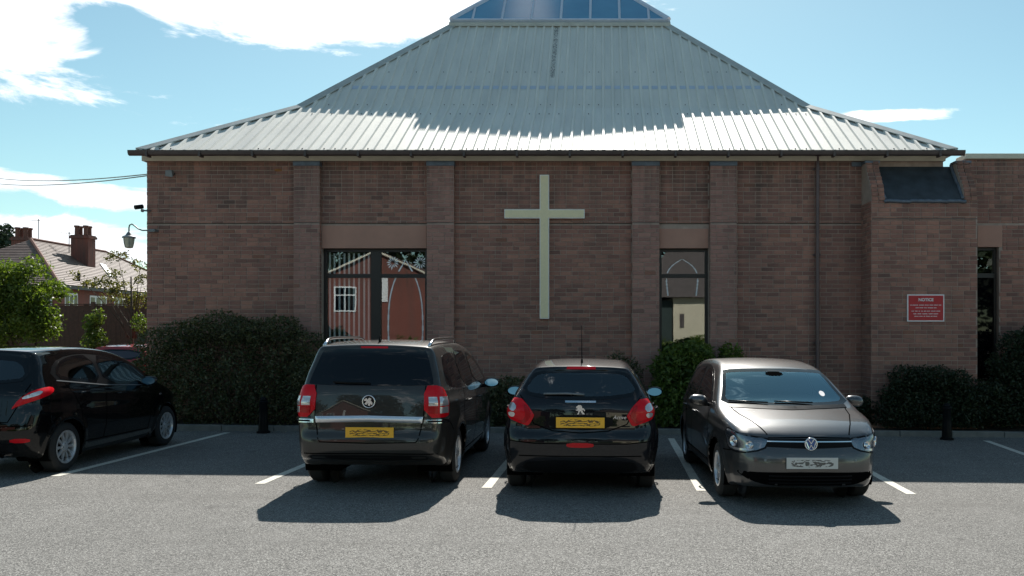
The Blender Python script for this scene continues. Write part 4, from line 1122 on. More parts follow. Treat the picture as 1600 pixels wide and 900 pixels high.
def place(root, x, y, yaw):
    root.location = (x, y, gz(x)); root.rotation_euler = (0, math.atan(.0085), yaw)
def numplate(car, x, z, m, view, w=.26, h=.056, tilt=0, off=.012):
    hh, n = car.proj(view, x, z, off)
    sg = 1 if view == 'rear' else -1; y = hh.y
    y = min(y, car.proj(view, x+w*.9, z, off)[0].y) if view == 'rear' else max(y, car.proj(view, x+w*.9, z, off)[0].y)
    return MB().box(x-w, x+w, y-.006, y+.006, z-h, z+h).build('number_plate', m, car.root, off=(0,0,0), bev=.002)
# ---------------- people carrier (rear towards us)
zS = dict(L=4.467, half=.895, H=1.66, k=.045, crown=.05, bowr=.07, bowf=.16,
    side=[(.30,.24),(.20,.34),(.05,.375),(.0,.45),(.0,.60),(.045,.655),(.05,.80),(.075,1.0),(.10,1.15),(.245,1.46),(.285,1.56),(.27,1.60),(.34,1.625),(.75,1.655),(1.4,1.67),(2.1,1.645),(2.7,1.55),(3.15,1.30),(3.62,1.03),(4.05,.92),(4.32,.78),(4.43,.62),(4.467,.42),(4.42,.24),(4.2,.2)],
    plan=[(0,.0),(.0,.55),(.04,.72),(.16,.82),(.45,.875),(1.0,.90),(2.4,.90),(3.5,.89),(4.0,.85),(4.3,.74),(4.44,.52),(4.467,.0)],
    inset=[(.18,.08),(.35,.035),(.55,.005),(.8,.0),(1.0,.02),(1.12,.045),(1.3,.10),(1.5,.175),(1.6,.225),(1.75,.36)],
    arches=[(.86,.325,.365),(3.56,.325,.365)], crease=[(.2,.98),(2.2,.93),(4,.85)])
zS['half'] = .88; zS['inset'] = [(z, v+.015) for z, v in zS['inset']]
mpv = thing('people_carrier', 'dark charcoal people carrier seen from behind with silver roof rails and yellow number plate', 'car')
c = Car(zS, mpv, M['paint_mpv'])
c.patch('rear_window', M['privacy'], [(-.685,1.19),(-.615,1.42),(-.57,1.545),(-.54,1.56),(-.30,1.565),(.30,1.565),(.54,1.56),(.57,1.545),(.615,1.42),(.685,1.19),(.665,1.175),(.3,1.165),(-.3,1.165),(-.665,1.175)], 'rear', rnd=1, off=.005)
for v in ('side','side-'):
    c.patch('quarter_window', M['privacy'], [(.40,1.14),(.37,1.25),(.52,1.47),(.62,1.50),(1.16,1.52),(1.16,1.10),(.9,1.10)], v, rnd=1)
    c.patch('door_window', M['privacy'], [(1.22,1.10),(1.22,1.525),(1.6,1.535),(2.02,1.52),(2.06,1.08)], v, rnd=1)
    c.patch('door_window', M['carglass'], [(2.12,1.08),(2.10,1.52),(2.45,1.47),(2.75,1.36),(3.12,1.12),(3.1,1.06)], v, rnd=1)
    o = c.patch('window_trim', M['chrome'], [(.42,1.102),(.42,1.118),(3.1,1.048),(3.1,1.032)], v, rnd=0, off=.006, res=.05)
c.patch('windscreen', M['carglass'], [(-.70,1.08),(-.58,1.50),(0,1.55),(.58,1.50),(.70,1.08),(0,1.04)], 'front', rnd=1)
def pol(s, xs):  # polar outline for lamps at a rear corner, mirrored by s
    return [(s*a, z) for a, z in xs]
YC = .95
for s_ in (1, -1):
    v = ('pol', YC, 1); t = 1
    tl = c.patch('tail_light', M['redlens'], pol(s_, [(.62,1.165),(.60,.82),(.89,.82),(.91,.90),(.87,1.08),(.78,1.17)]), v, off=.012, rnd=1, res=.03, bulge=.012)
    c.patch('reversing_lens', M['clearlens'], pol(s_, [(.745,1.045),(.74,.955),(.845,.955),(.84,1.045)]), v, off=.031, rnd=0, res=.018, parent=tl)
    c.patch('indicator_lens', M['clearlens'], pol(s_, [(.74,.942),(.74,.868),(.85,.868),(.85,.942)]), v, off=.031, rnd=0, res=.018, parent=tl)
    c.patch('lower_lens', M['clearlens'], pol(s_, [(.655,1.045),(.648,.955),(.725,.955),(.725,1.045)]), v, off=.031, rnd=0, res=.018, parent=tl)
    c.patch('stop_lens', M['deepred'], pol(s_, [(.648,.942),(.645,.868),(.725,.868),(.725,.942)]), v, off=.031, rnd=0, res=.018, parent=tl)
    c.patch('chrome_corner', M['chrome'], pol(s_, [(.60,.80),(.60,.762),(.89,.762),(.895,.80)]), v, off=.02, rnd=0, res=.03)
    c.patch('bumper_insert', M['black'], pol(s_, [(.64,.79),(.64,.772),(.80,.772),(.80,.79)]), v, off=.028, rnd=0, res=.03)
c.patch('chrome_strip', M['satin'], [(-.575,.765),(-.585,.832),(0,.845),(.585,.832),(.575,.765),(0,.778)], 'rear', rnd=0, off=.010, res=.013, bulge=.022)
numplate(c, .02, .665, M['plate_y'], 'rear', off=.014)
c.patch('lower_bumper', M['black'], [(-.66,.385),(-.60,.42),(.60,.42),(.66,.385),(.6,.36),(-.6,.36)], 'rear', rnd=1, off=.006)
c.patch('high_brake_light', M['redlens'], [(-.15,1.592),(-.15,1.572),(.15,1.572),(.15,1.592)], 'rear', rnd=0, off=.008)
# griffin badge
h, n = c.proj('rear', 0, .995, .012)
bd = MB().lathe([(.012,.0),(.006,.052),(0,.068),(-.006,.072),(-.006,.060)], 32, 'y', (0,0,0)); bd.v = [(p[0], h.y-p[1]+.0, h.z+p[2]) for p in bd.v]
bo = bd.build('badge', M['black'], mpv, off=(0,0,0), smooth=40)
rg = MB().tube([(math.cos(a)*.066, h.y-.008, h.z+math.sin(a)*.066) for a in [2*math.pi*k/28 for k in range(28)]], .008, 6, closed=True); rg.build('badge_ring', M['chrome'], bo, off=(0,0,0), smooth=True)
gr = [(-.052,.022),(-.02,.040),(-.012,.020),(.008,.044),(.034,.030),(.022,.016),(.045,-.012),(.040,-.040),(.022,-.020),(.018,-.046),(-.006,-.040),(-.002,-.012),(-.024,-.036),(-.044,-.024),(-.020,.004),(-.046,.010)]
MB().prism([(p[0], h.z+p[1]) for p in gr], 'y', h.y-.020, h.y-.008).build('badge_emblem', M['chrome'], bo, off=(0,0,0))
for sg in (1,-1):
    pts = []
    for i in range(22):
        t = i/21; y = .36+1.75*t; hh, _ = c.proj('top', sg*(.585+.035*math.sin(t*3)), y, 0); up = .055*min(1, t*9, (1-t)*9)
        pts.append((hh.x, y, hh.z+up))
    MB().tube(pts, .017, 8).build('roof_rail', M['chrome'], mpv, off=(0,0,0), smooth=True)
hh, _ = c.proj('top', 0, .52, 0)
MB().tube([(0,.52,hh.z-.01),(0,.50,hh.z+.03),(.02,.44,hh.z+.07)], [.018,.012,.004], 6).build('aerial', M['black'], mpv, off=(0,0,0), smooth=True)
hh, _ = c.proj('rear', -.36, 1.20, .02); h2, _ = c.proj('rear', .0, 1.185, .02)
wp = MB(); wp.tube([(h2.x,h2.y,h2.z),(-.2,hh.y-.02,1.195),(-.40,hh.y-.01,1.205)], .011, 6); wp.build('rear_wiper', M['black'], mpv, off=(0,0,0), smooth=True)
c.mirrors(2.92, 1.06, .86, M['paint_mpv']); c.handles([(1.42,.93),(2.32,.91)], M['paint_mpv'])
c.gaps([('rear',[(-.60,1.17),(-.59,.83),(-.545,.60),(-.52,.56),(0,.55),(.52,.56),(.545,.60),(.59,.83),(.60,1.17)]), ('rear',[(-.74,.43),(0,.44),(.74,.43)]),
        ('both',[(1.19,1.53),(1.19,1.0),(1.12,.75),(1.16,.35)]), ('both',[(2.09,1.53),(2.09,1.0),(2.05,.35)]), ('both',[(3.16,1.05),(3.12,.8),(3.1,.4)]), ('both',[(1.16,.33),(3.1,.33)]), ('both',[(.17,.80),(.3,.78),(.47,.66)])])
c.interior(2.05, 1.15, 2.95, 1.16, .38)
c.wheels(dict(n=5, split=(-.2,.2), w0=.018, w1=.013), r=.325, rr=.215)
place(mpv, -2.535, 9.18, R(.3))
# ---------------- black hatchback (rear towards us)
pS = dict(L=3.962, half=.865, H=1.46, k=.055, crown=.06, bowr=.12, bowf=.2,
    side=[(.22,.22),(.10,.26),(.02,.36),(.0,.50),(.0,.63),(.045,.70),(.05,.84),(.06,.97),(.10,1.06),(.225,1.28),(.27,1.355),(.25,1.385),(.30,1.405),(.7,1.44),(1.25,1.46),(1.9,1.435),(2.3,1.35),(2.75,1.12),(3.1,.97),(3.5,.89),(3.78,.76),(3.92,.60),(3.962,.42),(3.9,.24),(3.7,.2)],
    plan=[(0,.0),(.0,.50),(.04,.70),(.16,.80),(.42,.85),(.9,.87),(2.0,.87),(3.0,.86),(3.5,.80),(3.8,.66),(3.93,.45),(3.962,.0)],
    inset=[(.18,.10),(.32,.04),(.5,.005),(.72,.0),(.88,.02),(.98,.055),(1.08,.11),(1.25,.215),(1.38,.315),(1.5,.45)],
    arches=[(.74,.305,.345),(3.28,.305,.345)], crease=[(.2,.92),(2.2,.84),(3.6,.75)])
hb = thing('black_hatchback', 'small black hatchback seen from behind in the middle bay with curved red tail lights', 'car')
c = Car(pS, hb, M['paint_hatch'])
c.patch('rear_window', M['carglass'], [(-.67,1.10),(-.565,1.26),(-.485,1.345),(-.2,1.358),(.2,1.358),(.485,1.345),(.565,1.26),(.67,1.10),(.38,1.045),(0,1.035),(-.38,1.045)], 'rear', rnd=2, off=.005)
for v in ('side','side-'):
    c.patch('quarter_window', M['privacy'], [(.52,1.08),(.62,1.24),(.82,1.30),(.82,1.04)], v, rnd=1)
    c.patch('door_window', M['privacy'], [(.87,1.03),(.87,1.30),(1.2,1.345),(1.5,1.35),(1.55,.985)], v, rnd=1)
    c.patch('door_window', M['carglass'], [(1.62,.98),(1.58,1.35),(1.9,1.32),(2.25,1.20),(2.62,1.0),(2.6,.96)], v, rnd=1)
c.patch('windscreen', M['carglass'], [(-.68,.98),(-.55,1.32),(0,1.37),(.55,1.32),(.68,.98),(0,.94)], 'front', rnd=1)
for s_ in (1,-1):
    v = ('pol', 1.0, 1)
    tl = c.patch('tail_light', M['redlens'], pol(s_, [(.500,.875),(.502,.86),(.535,.785),(.555,.762),(.575,.760),(.68,.80),(.79,.855),(.835,.90),(.835,.94),(.77,1.035),(.755,1.05),(.66,1.045),(.645,1.035),(.56,.965)]), v, off=.010, rnd=1, res=.025, bulge=.014)
    c.patch('claw_lens', M['clearlens'], pol(s_, [(.665,.915),(.68,.975),(.74,1.0),(.76,.975),(.75,.92)]), v, off=.028, rnd=1, res=.02, parent=tl)
    c.patch('indicator_lens', M['clearlens'], pol(s_, [(.67,.90),(.745,.905),(.735,.86),(.69,.845)]), v, off=.028, rnd=1, res=.02, parent=tl)
    c.patch('lamp_glow_strip', M['deepred'], pol(s_, [(.525,.87),(.565,.95),(.60,.98),(.61,.96),(.58,.87),(.60,.81),(.66,.82),(.60,.78),(.565,.80)]), v, off=.027, rnd=1, res=.02, parent=tl)
numplate(c, .0, .80, M['plate_y'], 'rear', off=.016)
c.patch('plate_recess', M['black'], [(-.34,.735),(-.36,.88),(.36,.88),(.34,.735),(0,.715)], 'rear', rnd=1, off=.002)
c.patch('tailgate_chrome', M['chrome'], [(-.165,1.008),(-.165,1.028),(.165,1.028),(.165,1.008)], 'rear', rnd=0, off=.012)
c.patch('high_brake_light', M['redlens'], [(-.16,1.364),(-.155,1.386),(.155,1.386),(.16,1.364)], 'rear', rnd=0, off=.012)
c.patch('fog_reflector', M['redlens'], [(-.15,.545),(-.14,.585),(.14,.585),(.15,.545),(.08,.535),(-.08,.535)], 'rear', rnd=1, off=.008)
c.patch('lower_bumper', M['black'], [(-.64,.30),(-.56,.40),(.56,.40),(.64,.30),(.5,.25),(-.5,.25)], 'rear', rnd=1, off=.005)
h, _ = c.proj('rear', 0, .935, .012)
lion = [(-.038,-.050),(-.016,-.048),(-.010,-.020),(.004,-.014),(.020,-.046),(.046,-.048),(.040,-.034),(.030,-.028),(.020,.0),(.034,-.004),(.044,-.016),(.050,-.006),(.036,.014),(.016,.022),(.018,.034),(.004,.050),(-.020,.052),(-.042,.036),(-.048,.018),(-.030,.016),(-.040,.0),(-.050,.004),(-.048,-.008),(-.030,-.010),(-.022,-.006),(-.024,-.034)]
MB().prism([(p[0], h.z+p[1]) for p in lion], 'y', h.y-.010, h.y+.004).build('badge', M['chrome'], hb, off=(0,0,0))
hh, _ = c.proj('rear', .43, .855, .008); text('Active', .055, (.42, hh.y-.004, .855), M['chrome'], hb, (0,0,0), shear=.3)
hh, _ = c.proj('top', 0, .55, 0)
MB().tube([(0,.55,hh.z-.01),(0,.54,hh.z+.04)], [.016,.010], 8).build('aerial_base', M['black'], hb, off=(0,0,0), smooth=True)
MB().tube([(0,.54,hh.z+.03),(-.005,.40,hh.z+.42)], [.005,.003], 6).build('aerial', M['black'], hb, off=(0,0,0), smooth=True)
h2, _ = c.proj('rear', .04, 1.095, .02); hh, _ = c.proj('rear', -.36, 1.10, .02)
MB().tube([(h2.x,h2.y,1.095),(-.15,h2.y-.012,1.108),(-.40,hh.y-.005,1.10)], .011, 6).build('rear_wiper', M['grey'], hb, off=(0,0,0), smooth=True)
c.mirrors(2.42, .985, .82, M['paint_hatch']); c.handles([(1.05,.88),(1.85,.86)], M['paint_hatch'])
c.gaps([('rear',[(-.66,1.08),(-.60,1.0),(-.545,.86),(-.50,.78),(-.3,.71),(0,.69),(.3,.71),(.50,.78),(.545,.86),(.60,1.0),(.66,1.08)]), ('rear',[(-.8,.60),(-.5,.575),(.5,.575),(.8,.60)]), ('rear',[(-.66,.44),(.66,.44)]),
        ('both',[(.84,1.3),(.86,1.0),(.98,.75),(1.06,.33)]), ('both',[(1.58,1.35),(1.6,1.0),(1.56,.33)]), ('both',[(2.68,.95),(2.62,.7),(2.6,.33)]), ('both',[(1.06,.31),(2.6,.31)])])
c.interior(1.72, .95, 2.55)
c.wheels(dict(n=5, split=(-.18,.18), w0=.018, w1=.012), r=.305, rr=.20)
place(hb, -.235, 9.08, 0)
# ---------------- grey hatchback (front towards us)
gS = dict(L=3.97, half=.838, H=1.46, k=.05, crown=.055, bowr=.08, bowf=.17,
    side=[(.2,.22),(.06,.28),(.0,.42),(.0,.70),(.05,.92),(.08,1.0),(.25,1.28),(.30,1.38),(.34,1.41),(.8,1.45),(1.35,1.465),(1.95,1.435),(2.28,1.355),(2.66,1.165),(3.02,.975),(3.35,.915),(3.66,.845),(3.83,.765),(3.885,.715),(3.90,.64),(3.93,.58),(3.965,.50),(3.97,.38),(3.93,.27),(3.90,.21),(3.6,.19)],
    plan=[(0,.0),(.0,.52),(.05,.70),(.2,.79),(.6,.83),(1.2,.842),(2.6,.842),(3.1,.835),(3.45,.80),(3.72,.72),(3.88,.60),(3.95,.42),(3.97,.0)],
    inset=[(.18,.06),(.30,.02),(.45,.0),(.70,.0),(.86,.02),(.95,.05),(1.05,.09),(1.25,.175),(1.38,.245),(1.5,.36)],
    arches=[(.68,.30,.34),(3.14,.30,.34)], crease=[(.2,.86),(2.2,.80),(3.4,.74)])
gc = thing('grey_hatchback', 'grey metallic hatchback parked nose out with white number plate and sunlit bonnet', 'car')
c = Car(gS, gc, M['paint_grey'])
c.patch('windscreen', M['screen'], [(-.735,.985),(-.665,1.12),(-.60,1.315),(-.57,1.34),(-.3,1.355),(.3,1.355),(.57,1.34),(.60,1.315),(.665,1.12),(.735,.985),(.3,.965),(-.3,.965)], 'front', rnd=1, off=.003)
c.patch('scuttle', M['black'], [(-.66,.985),(-.66,.955),(0,.94),(.66,.955),(.66,.985),(0,.972)], 'front', rnd=0, off=.006)
for v in ('side','side-'):
    c.patch('window_surround', M['black'], [(.42,1.0),(.44,1.12),(.66,1.33),(1.2,1.385),(1.72,1.37),(2.12,1.28),(2.60,1.03),(2.74,.93),(1.6,.925)], v, rnd=1, off=.002)
    c.patch('door_window', M['privacy'], [(.52,1.02),(.56,1.12),(.72,1.29),(1.1,1.345),(1.42,1.35),(1.46,.965),(1.0,.985)], v, rnd=1, off=.005)
    c.patch('door_window', M['privacy'], [(1.55,.965),(1.52,1.35),(1.80,1.33),(2.10,1.24),(2.56,.99),(2.56,.955)], v, rnd=1, off=.005)
    c.patch('sill_trim', M['black'], [(1.05,.24),(1.05,.32),(2.77,.32),(2.77,.24)], v, rnd=0, off=.006, res=.06)
c.patch('rear_window', M['privacy'], [(-.6,1.04),(-.5,1.32),(.5,1.32),(.6,1.04)], 'rear', rnd=1)
for s_ in (1,-1):
    v = ('pol', 2.95, -1)
    hl = c.patch('headlight', M['headlens'], pol(s_, [(.44,.70),(.445,.67),(.47,.605),(.70,.555),(.90,.585),(.955,.69),(.95,.765),(.90,.78),(.78,.75),(.60,.715)]), v, off=.004, rnd=1, res=.025, bulge=.006)
    c.patch('headlight_bezel', M['black'], pol(s_, [(.425,.715),(.43,.66),(.455,.592),(.70,.540),(.92,.57),(.975,.69),(.97,.775),(.90,.795),(.78,.765),(.60,.73)]), v, off=.0015, rnd=1, res=.03, parent=hl)
    for (a, z, r_) in ((.60,.635,.042),(.78,.665,.055)):
        hh, n = c.proj(v, s_*a, z, .014)
        q = MB().lathe([(0,r_),(.012,r_*.92),(.004,r_*.75),(-.006,r_*.4),(.008,r_*.25),(.012,0)], 20, 'y')
        rot = n.to_track_quat('Y','Z').to_matrix(); q.v = [tuple(rot@Vector(p)+hh) for p in q.v]
        q.build('lamp_bowl', M['chrome'], hl, off=(0,0,0), smooth=40)
    hh, n = c.proj(v, s_*.70, .59, .016)
    c.patch('indicator_lens', M['clearlens'], pol(s_, [(.56,.60),(.57,.585),(.74,.572),(.86,.595),(.86,.61),(.72,.598)]), v, off=.013, rnd=1, res=.02, parent=hl)
c.patch('grille', M['black'], [(-.435,.625),(-.45,.70),(0,.71),(.45,.70),(.435,.625),(0,.61)], 'front', rnd=0, off=.003)
for (zz, mm, w_) in ((.678,'chrome',.0045),(.645,'black',.007)):
    c.patch('grille_bar', M[mm], [(-.43,zz-w_),(-.43,zz+w_),(.43,zz+w_),(.43,zz-w_)], 'front', rnd=0, off=.012, res=.06)
c.patch('lower_intake', M['dark'], [(-.40,.235),(-.60,.285),(-.70,.345),(-.70,.375),(-.46,.375),(0,.385),(.46,.375),(.70,.375),(.70,.345),(.60,.285),(.40,.235),(0,.228)], 'front', rnd=1, off=.002)
for zz in (.27,.305,.34): c.patch('intake_slat', M['black'], [(-.42,zz-.006),(-.42,zz+.006),(.42,zz+.006),(.42,zz-.006)], 'front', rnd=0, off=.010, res=.08)
for s_ in (1,-1):
    c.patch('parking_sensor', M['grey'], [(s_*.46-.012,.485),(s_*.46+.012,.485),(s_*.46+.012,.505),(s_*.46-.012,.505)], 'front', rnd=1, off=.004)
numplate(c, .0, .475, M['plate_w'], 'front', off=.016)
h, _ = c.proj('front', 0, .655, .022)
bd = MB().lathe([(.0,.0),(.0,.058),(-.012,.062)], 32, 'y'); bd.v = [(p[0], h.y+p[1], h.z+p[2]) for p in bd.v]; bo = bd.build('badge', M['blue'], gc, off=(0,0,0))
MB().tube([(math.cos(a)*.060, h.y+.004, h.z+math.sin(a)*.060) for a in [2*math.pi*k/30 for k in range(30)]], .0075, 6, closed=True).build('badge_ring', M['chrome'], bo, off=(0,0,0), smooth=True)
mb = MB(); yb = h.y+.006
for pts in ([(-.030,.050),(0,.006)],[(.030,.050),(0,.006)],[(-.050,.022),(-.022,-.046)],[(.050,.022),(.022,-.046)],[(-.022,-.046),(0,-.006)],[(.022,-.046),(0,-.006)]):
    mb.tube([(p[0], yb, h.z+p[1]) for p in pts], .006, 5)
mb.build('badge_letters', M['chrome'], bo, off=(0,0,0))
c.mirrors(2.52, .995, .80, M['paint_grey'])
# the mirrors face the other way on this car's travel direction, the generator already has the glass on the rear side
c.handles([(.98,.83),(1.80,.81)], M['paint_grey'])
for x_ in (-.28,.22):
    a, _ = c.proj('front', x_, .99, .02); b, _ = c.proj('front', x_+.42, 1.005, .016)
    if a and b: MB().tube([a, b], .008, 6).build('wiper', M['black'], gc, off=(0,0,0), smooth=True)
a, _ = c.proj('front', 0, 1.30, .002)
hh, _ = c.proj('front', -.44, 1.17, .006); c.patch('tax_disc', M['signwhite'], [(-.46+.033*math.cos(t), 1.09+.028*math.sin(t)) for t in [k*math.pi/5 for k in range(10)]], 'front', rnd=1, off=.0055, res=.02)
c.patch('rear_view_mirror', M['dark'], [(-.10,1.275),(-.10,1.32),(.10,1.32),(.10,1.275)], 'front', rnd=1, off=.0045)
c.gaps([('top',[(-.64,3.02),(-.60,3.3),(-.50,3.62),(-.42,3.82)]), ('top',[(.64,3.02),(.60,3.3),(.50,3.62),(.42,3.82)]), ('front',[(-.42,.712),(0,.722),(.42,.712)]), ('front',[(-.80,.55),(-.5,.60),(-.46,.62)]), ('front',[(.80,.55),(.5,.60),(.46,.62)]),
        ('both',[(.72,1.3),(.78,1.0),(.98,.72),(1.02,.33)]), ('both',[(1.49,1.36),(1.51,.95),(1.48,.33)]), ('both',[(2.66,.95),(2.68,.7),(2.66,.33)]), ('both',[(1.02,.335),(2.66,.335)])])
c.interior(1.72, .92, 2.55)
c.wheels(dict(n=6, split=(0,), w0=.030, w1=.028), r=.30, rr=.19)
root_rot = math.pi
gc.location = (0,0,0)
def place_front(root, fx, fy, yaw, Lc):   # put the nose at (fx, fy), nose towards -Y
    a = math.pi+yaw; d = Vector((-math.sin(a), math.cos(a)))
    p = Vector((fx, fy))-d*Lc; root.location = (p.x, p.y, gz(p.x)); root.rotation_euler = (0, -math.atan(.0085), a)
place_front(gc, 2.10, 8.50, R(2.6), 3.97)
# ---------------- black hatchback on the left
mS = dict(L=3.885, half=.845, H=1.535, k=.06, crown=.06, bowr=.16, bowf=.2,
    side=[(.25,.22),(.10,.26),(.01,.40),(.0,.58),(.03,.70),(.06,.85),(.09,1.0),(.17,1.13),(.30,1.34),(.34,1.41),(.32,1.435),(.42,1.45),(.95,1.475),(1.5,1.475),(2.0,1.43),(2.4,1.30),(2.8,1.08),(3.1,.97),(3.5,.86),(3.75,.72),(3.87,.52),(3.885,.38),(3.8,.19),(3.6,.17),(.6,.17)],
    plan=[(0,.0),(.0,.45),(.05,.66),(.17,.77),(.42,.83),(.9,.848),(2.0,.848),(2.9,.84),(3.4,.78),(3.7,.65),(3.85,.45),(3.885,.0)],
    inset=[(.18,.10),(.32,.04),(.5,.005),(.74,.0),(.92,.02),(1.03,.06),(1.12,.10),(1.28,.17),(1.40,.25),(1.5,.36)],
    arches=[(.66,.305,.345),(3.15,.305,.345)], crease=[(.2,1.0),(1.8,.92),(3.4,.74)])
mS['side'] = [(y, z+max(0,(z-.9))*.11) for y, z in mS['side']]; mS['inset'] = [(z+max(0,(z-.9))*.11, v) for z, v in mS['inset']]
lb = thing('black_hatchback', 'glossy black hatchback cut off by the left edge with silver multi spoke wheels', 'car')
c = Car(mS, lb, M['paint_black'])
c.patch('rear_window', M['carglass'], [(-.62,1.144),(-.50,1.388),(-.2,1.422),(.2,1.422),(.50,1.388),(.62,1.144),(.3,1.100),(-.3,1.100)], 'rear', rnd=1, off=.005)
for v in ('side','side-'):
    c.patch('window_surround', M['black'], [(.46,1.177),(.60,1.344),(.95,1.427),(1.45,1.438),(1.95,1.355),(2.62,1.033),(2.72,0.955),(1.5,1.011),(.8,1.078)], v, rnd=1, off=.002)
    c.patch('door_window', M['carglass'], [(.56,1.161),(.66,1.333),(.98,1.416),(1.40,1.427),(1.46,1.044),(.9,1.100)], v, rnd=1, off=.005)
    c.patch('door_window', M['carglass'], [(1.53,1.033),(1.49,1.422),(1.85,1.372),(2.2,1.233),(2.60,1.011),(2.6,0.972)], v, rnd=1, off=.005)
    c.patch('window_trim', M['grey'], [(.55,1.122),(.55,1.133),(1.5,1.028),(2.6,0.964),(2.6,0.953),(1.5,1.017)], v, rnd=0, off=.006, res=.05)
c.patch('windscreen', M['carglass'], [(-.66,1.011),(-.52,1.388),(0,1.444),(.52,1.388),(.66,1.011),(0,0.967)], 'front', rnd=1)
for s_ in (1,-1):
    v = ('pol', 1.0, 1)
    tl = c.patch('tail_light', M['redlens'], pol(s_, [(.50,.80),(.56,.84),(.78,.93),(.93,.985),(.96,1.045),(.86,1.065),(.70,1.02),(.58,.93)]), v, off=.010, rnd=1, res=.025, bulge=.012)
    c.patch('reversing_lens', M['clearlens'], pol(s_, [(.60,.925),(.66,.975),(.76,1.01),(.80,1.005),(.74,.96),(.66,.93)]), v, off=.031, rnd=1, res=.018, parent=tl)
    c.patch('bumper_reflector', M['redlens'], pol(s_, [(.50,.42),(.50,.47),(.68,.47),(.68,.42)]), v, off=.006, rnd=1, res=.03)
c.patch('lower_bumper', M['black'], [(-.60,.36),(-.5,.42),(.5,.42),(.60,.36),(.5,.30),(-.5,.30)], 'rear', rnd=1, off=.005)
numplate(c, 0, .82, M['plate_y'], 'rear')
mb = MB(); mb.lathe([(-.02,.028),(.12,.028),(.12,.022),(-.01,.022)], 14, 'y', (.48,0,.28)); mb.build('exhaust_tip', M['chrome'], lb, off=(0,0,0), smooth=40)
c.mirrors(2.42, 1.03, .80, M['paint_black']); c.handles([(1.0,.95),(1.82,.90)], M['paint_black'])
for sg, v in ((1,'side'),(-1,'side-')):
    c.patch('side_repeater', M['clearlens'], [(2.88,.80),(2.88,.82),(2.93,.82),(2.93,.80)], v, rnd=0, off=.006, res=.02)
c.gaps([('both',[(.60,1.28),(.70,1.08),(.90,.80),(.99,.34)]), ('both',[(1.46,1.36),(1.48,1.0),(1.45,.33)]), ('both',[(2.62,.97),(2.62,.7),(2.60,.33)]), ('both',[(.99,.33),(2.6,.33)]), ('rear',[(-.8,.62),(0,.60),(.8,.62)]), ('rear',[(-.64,1.1),(-.56,.85),(-.48,.66),(.48,.66),(.56,.85),(.64,1.1)])])
c.interior(1.72, .92, 2.55, 1.10)
c.wheels(dict(n=10, split=(-.07,.07), root=.6, w0=.008, w1=.008), r=.305, rr=.20)
lb.location = (0,0,0); place(lb, -7.42, 9.86, R(.8))
# ---------------- red car, only its roof shows
rc = thing('red_car', 'red car mostly hidden behind the black car at the left', 'car')
c = Car(pS, rc, M['paint_red'], res=.06)
c.patch('rear_window', M['carglass'], [(-.63,1.105),(-.49,1.335),(.49,1.335),(.63,1.105)], 'rear', rnd=1)
for v in ('side','side-'):
    c.patch('door_window', M['carglass'], [(.60,1.06),(.66,1.26),(1.2,1.345),(1.5,1.35),(1.55,.985)], v, rnd=1)
    c.patch('door_window', M['carglass'], [(1.62,.98),(1.58,1.35),(1.9,1.32),(2.25,1.20),(2.62,1.0),(2.6,.96)], v, rnd=1)
c.patch('windscreen', M['carglass'], [(-.68,.98),(-.55,1.32),(.55,1.32),(.68,.98)], 'front', rnd=1)
for s_ in (1,-1): c.patch('tail_light', M['redlens'], pol(s_, [(.53,.88),(.66,1.045),(.80,.97),(.72,.80),(.56,.775)]), ('pol', 1.0, 1), off=.010, rnd=1)
c.wheels(dict(n=5, split=(0,), w0=.03, w1=.02))
place(rc, PX(174,19), 19.0, R(4))
# ------------------------------------------------------------------ vegetation
def rsph(n):
    a = np.random.uniform(0, 2*np.pi, n); z = np.random.uniform(-1, 1, n); r = np.sqrt(1-z*z); return np.stack([r*np.cos(a), r*np.sin(a), z], 1)
def leaves(blobs, n, size, shell=.75, up=.3, clump=0.0, zmin=None, wall=None, asp=.45):
    """blobs: (cx,cy,cz,rx,ry,rz,weight)"""
    w = np.array([b[6] if len(b) > 6 else 1 for b in blobs], float); w /= w.sum(); ids = np.random.choice(len(blobs), n, p=w)
    B = np.array([b[:6] for b in blobs])[ids]; d = rsph(n); ph = B[:,0]*3+B[:,1]
    lump = 1+.13*np.sin(d[:,0]*5+ph)*np.sin(d[:,2]*6+ph*2)+.08*np.sin(d[:,1]*11+d[:,2]*9+ph)
    r = (np.random.uniform(shell**3, 1, n)**(1/3))*lump+np.random.normal(0,.02,n)+(np.random.rand(n) < .05)*np.random.uniform(0,.16,n)
    P = B[:,:3]+d*r[:,None]*B[:,3:6]
    if clump:
        K = max(4, n//60); C = P[np.random.choice(n, K)]; k = np.random.randint(0, K, n); m = np.random.rand(n) < .6
        P[m] = C[k[m]]+np.random.normal(0, clump, (m.sum(), 3))
    if zmin is not None: P = P[P[:,2] > zmin]
    if wall is not None: P = P[P[:,1] < wall-.02]; 
    n = len(P); nr = rsph(n)+np.array([0,-.3,up]); nr /= np.linalg.norm(nr,axis=1)[:,None]
    t = np.cross(nr, rsph(n)); t /= np.linalg.norm(t,axis=1)[:,None]+1e-9; b = np.cross(nr, t)
    s = size*np.random.uniform(.6,1.35,n)[:,None]
    v = np.stack([P-t*s, P-b*s*asp-t*s*.1+nr*s*.12, P+t*s, P+b*s*asp-t*s*.1+nr*s*.12], 1).reshape(-1,3)
    return v, n
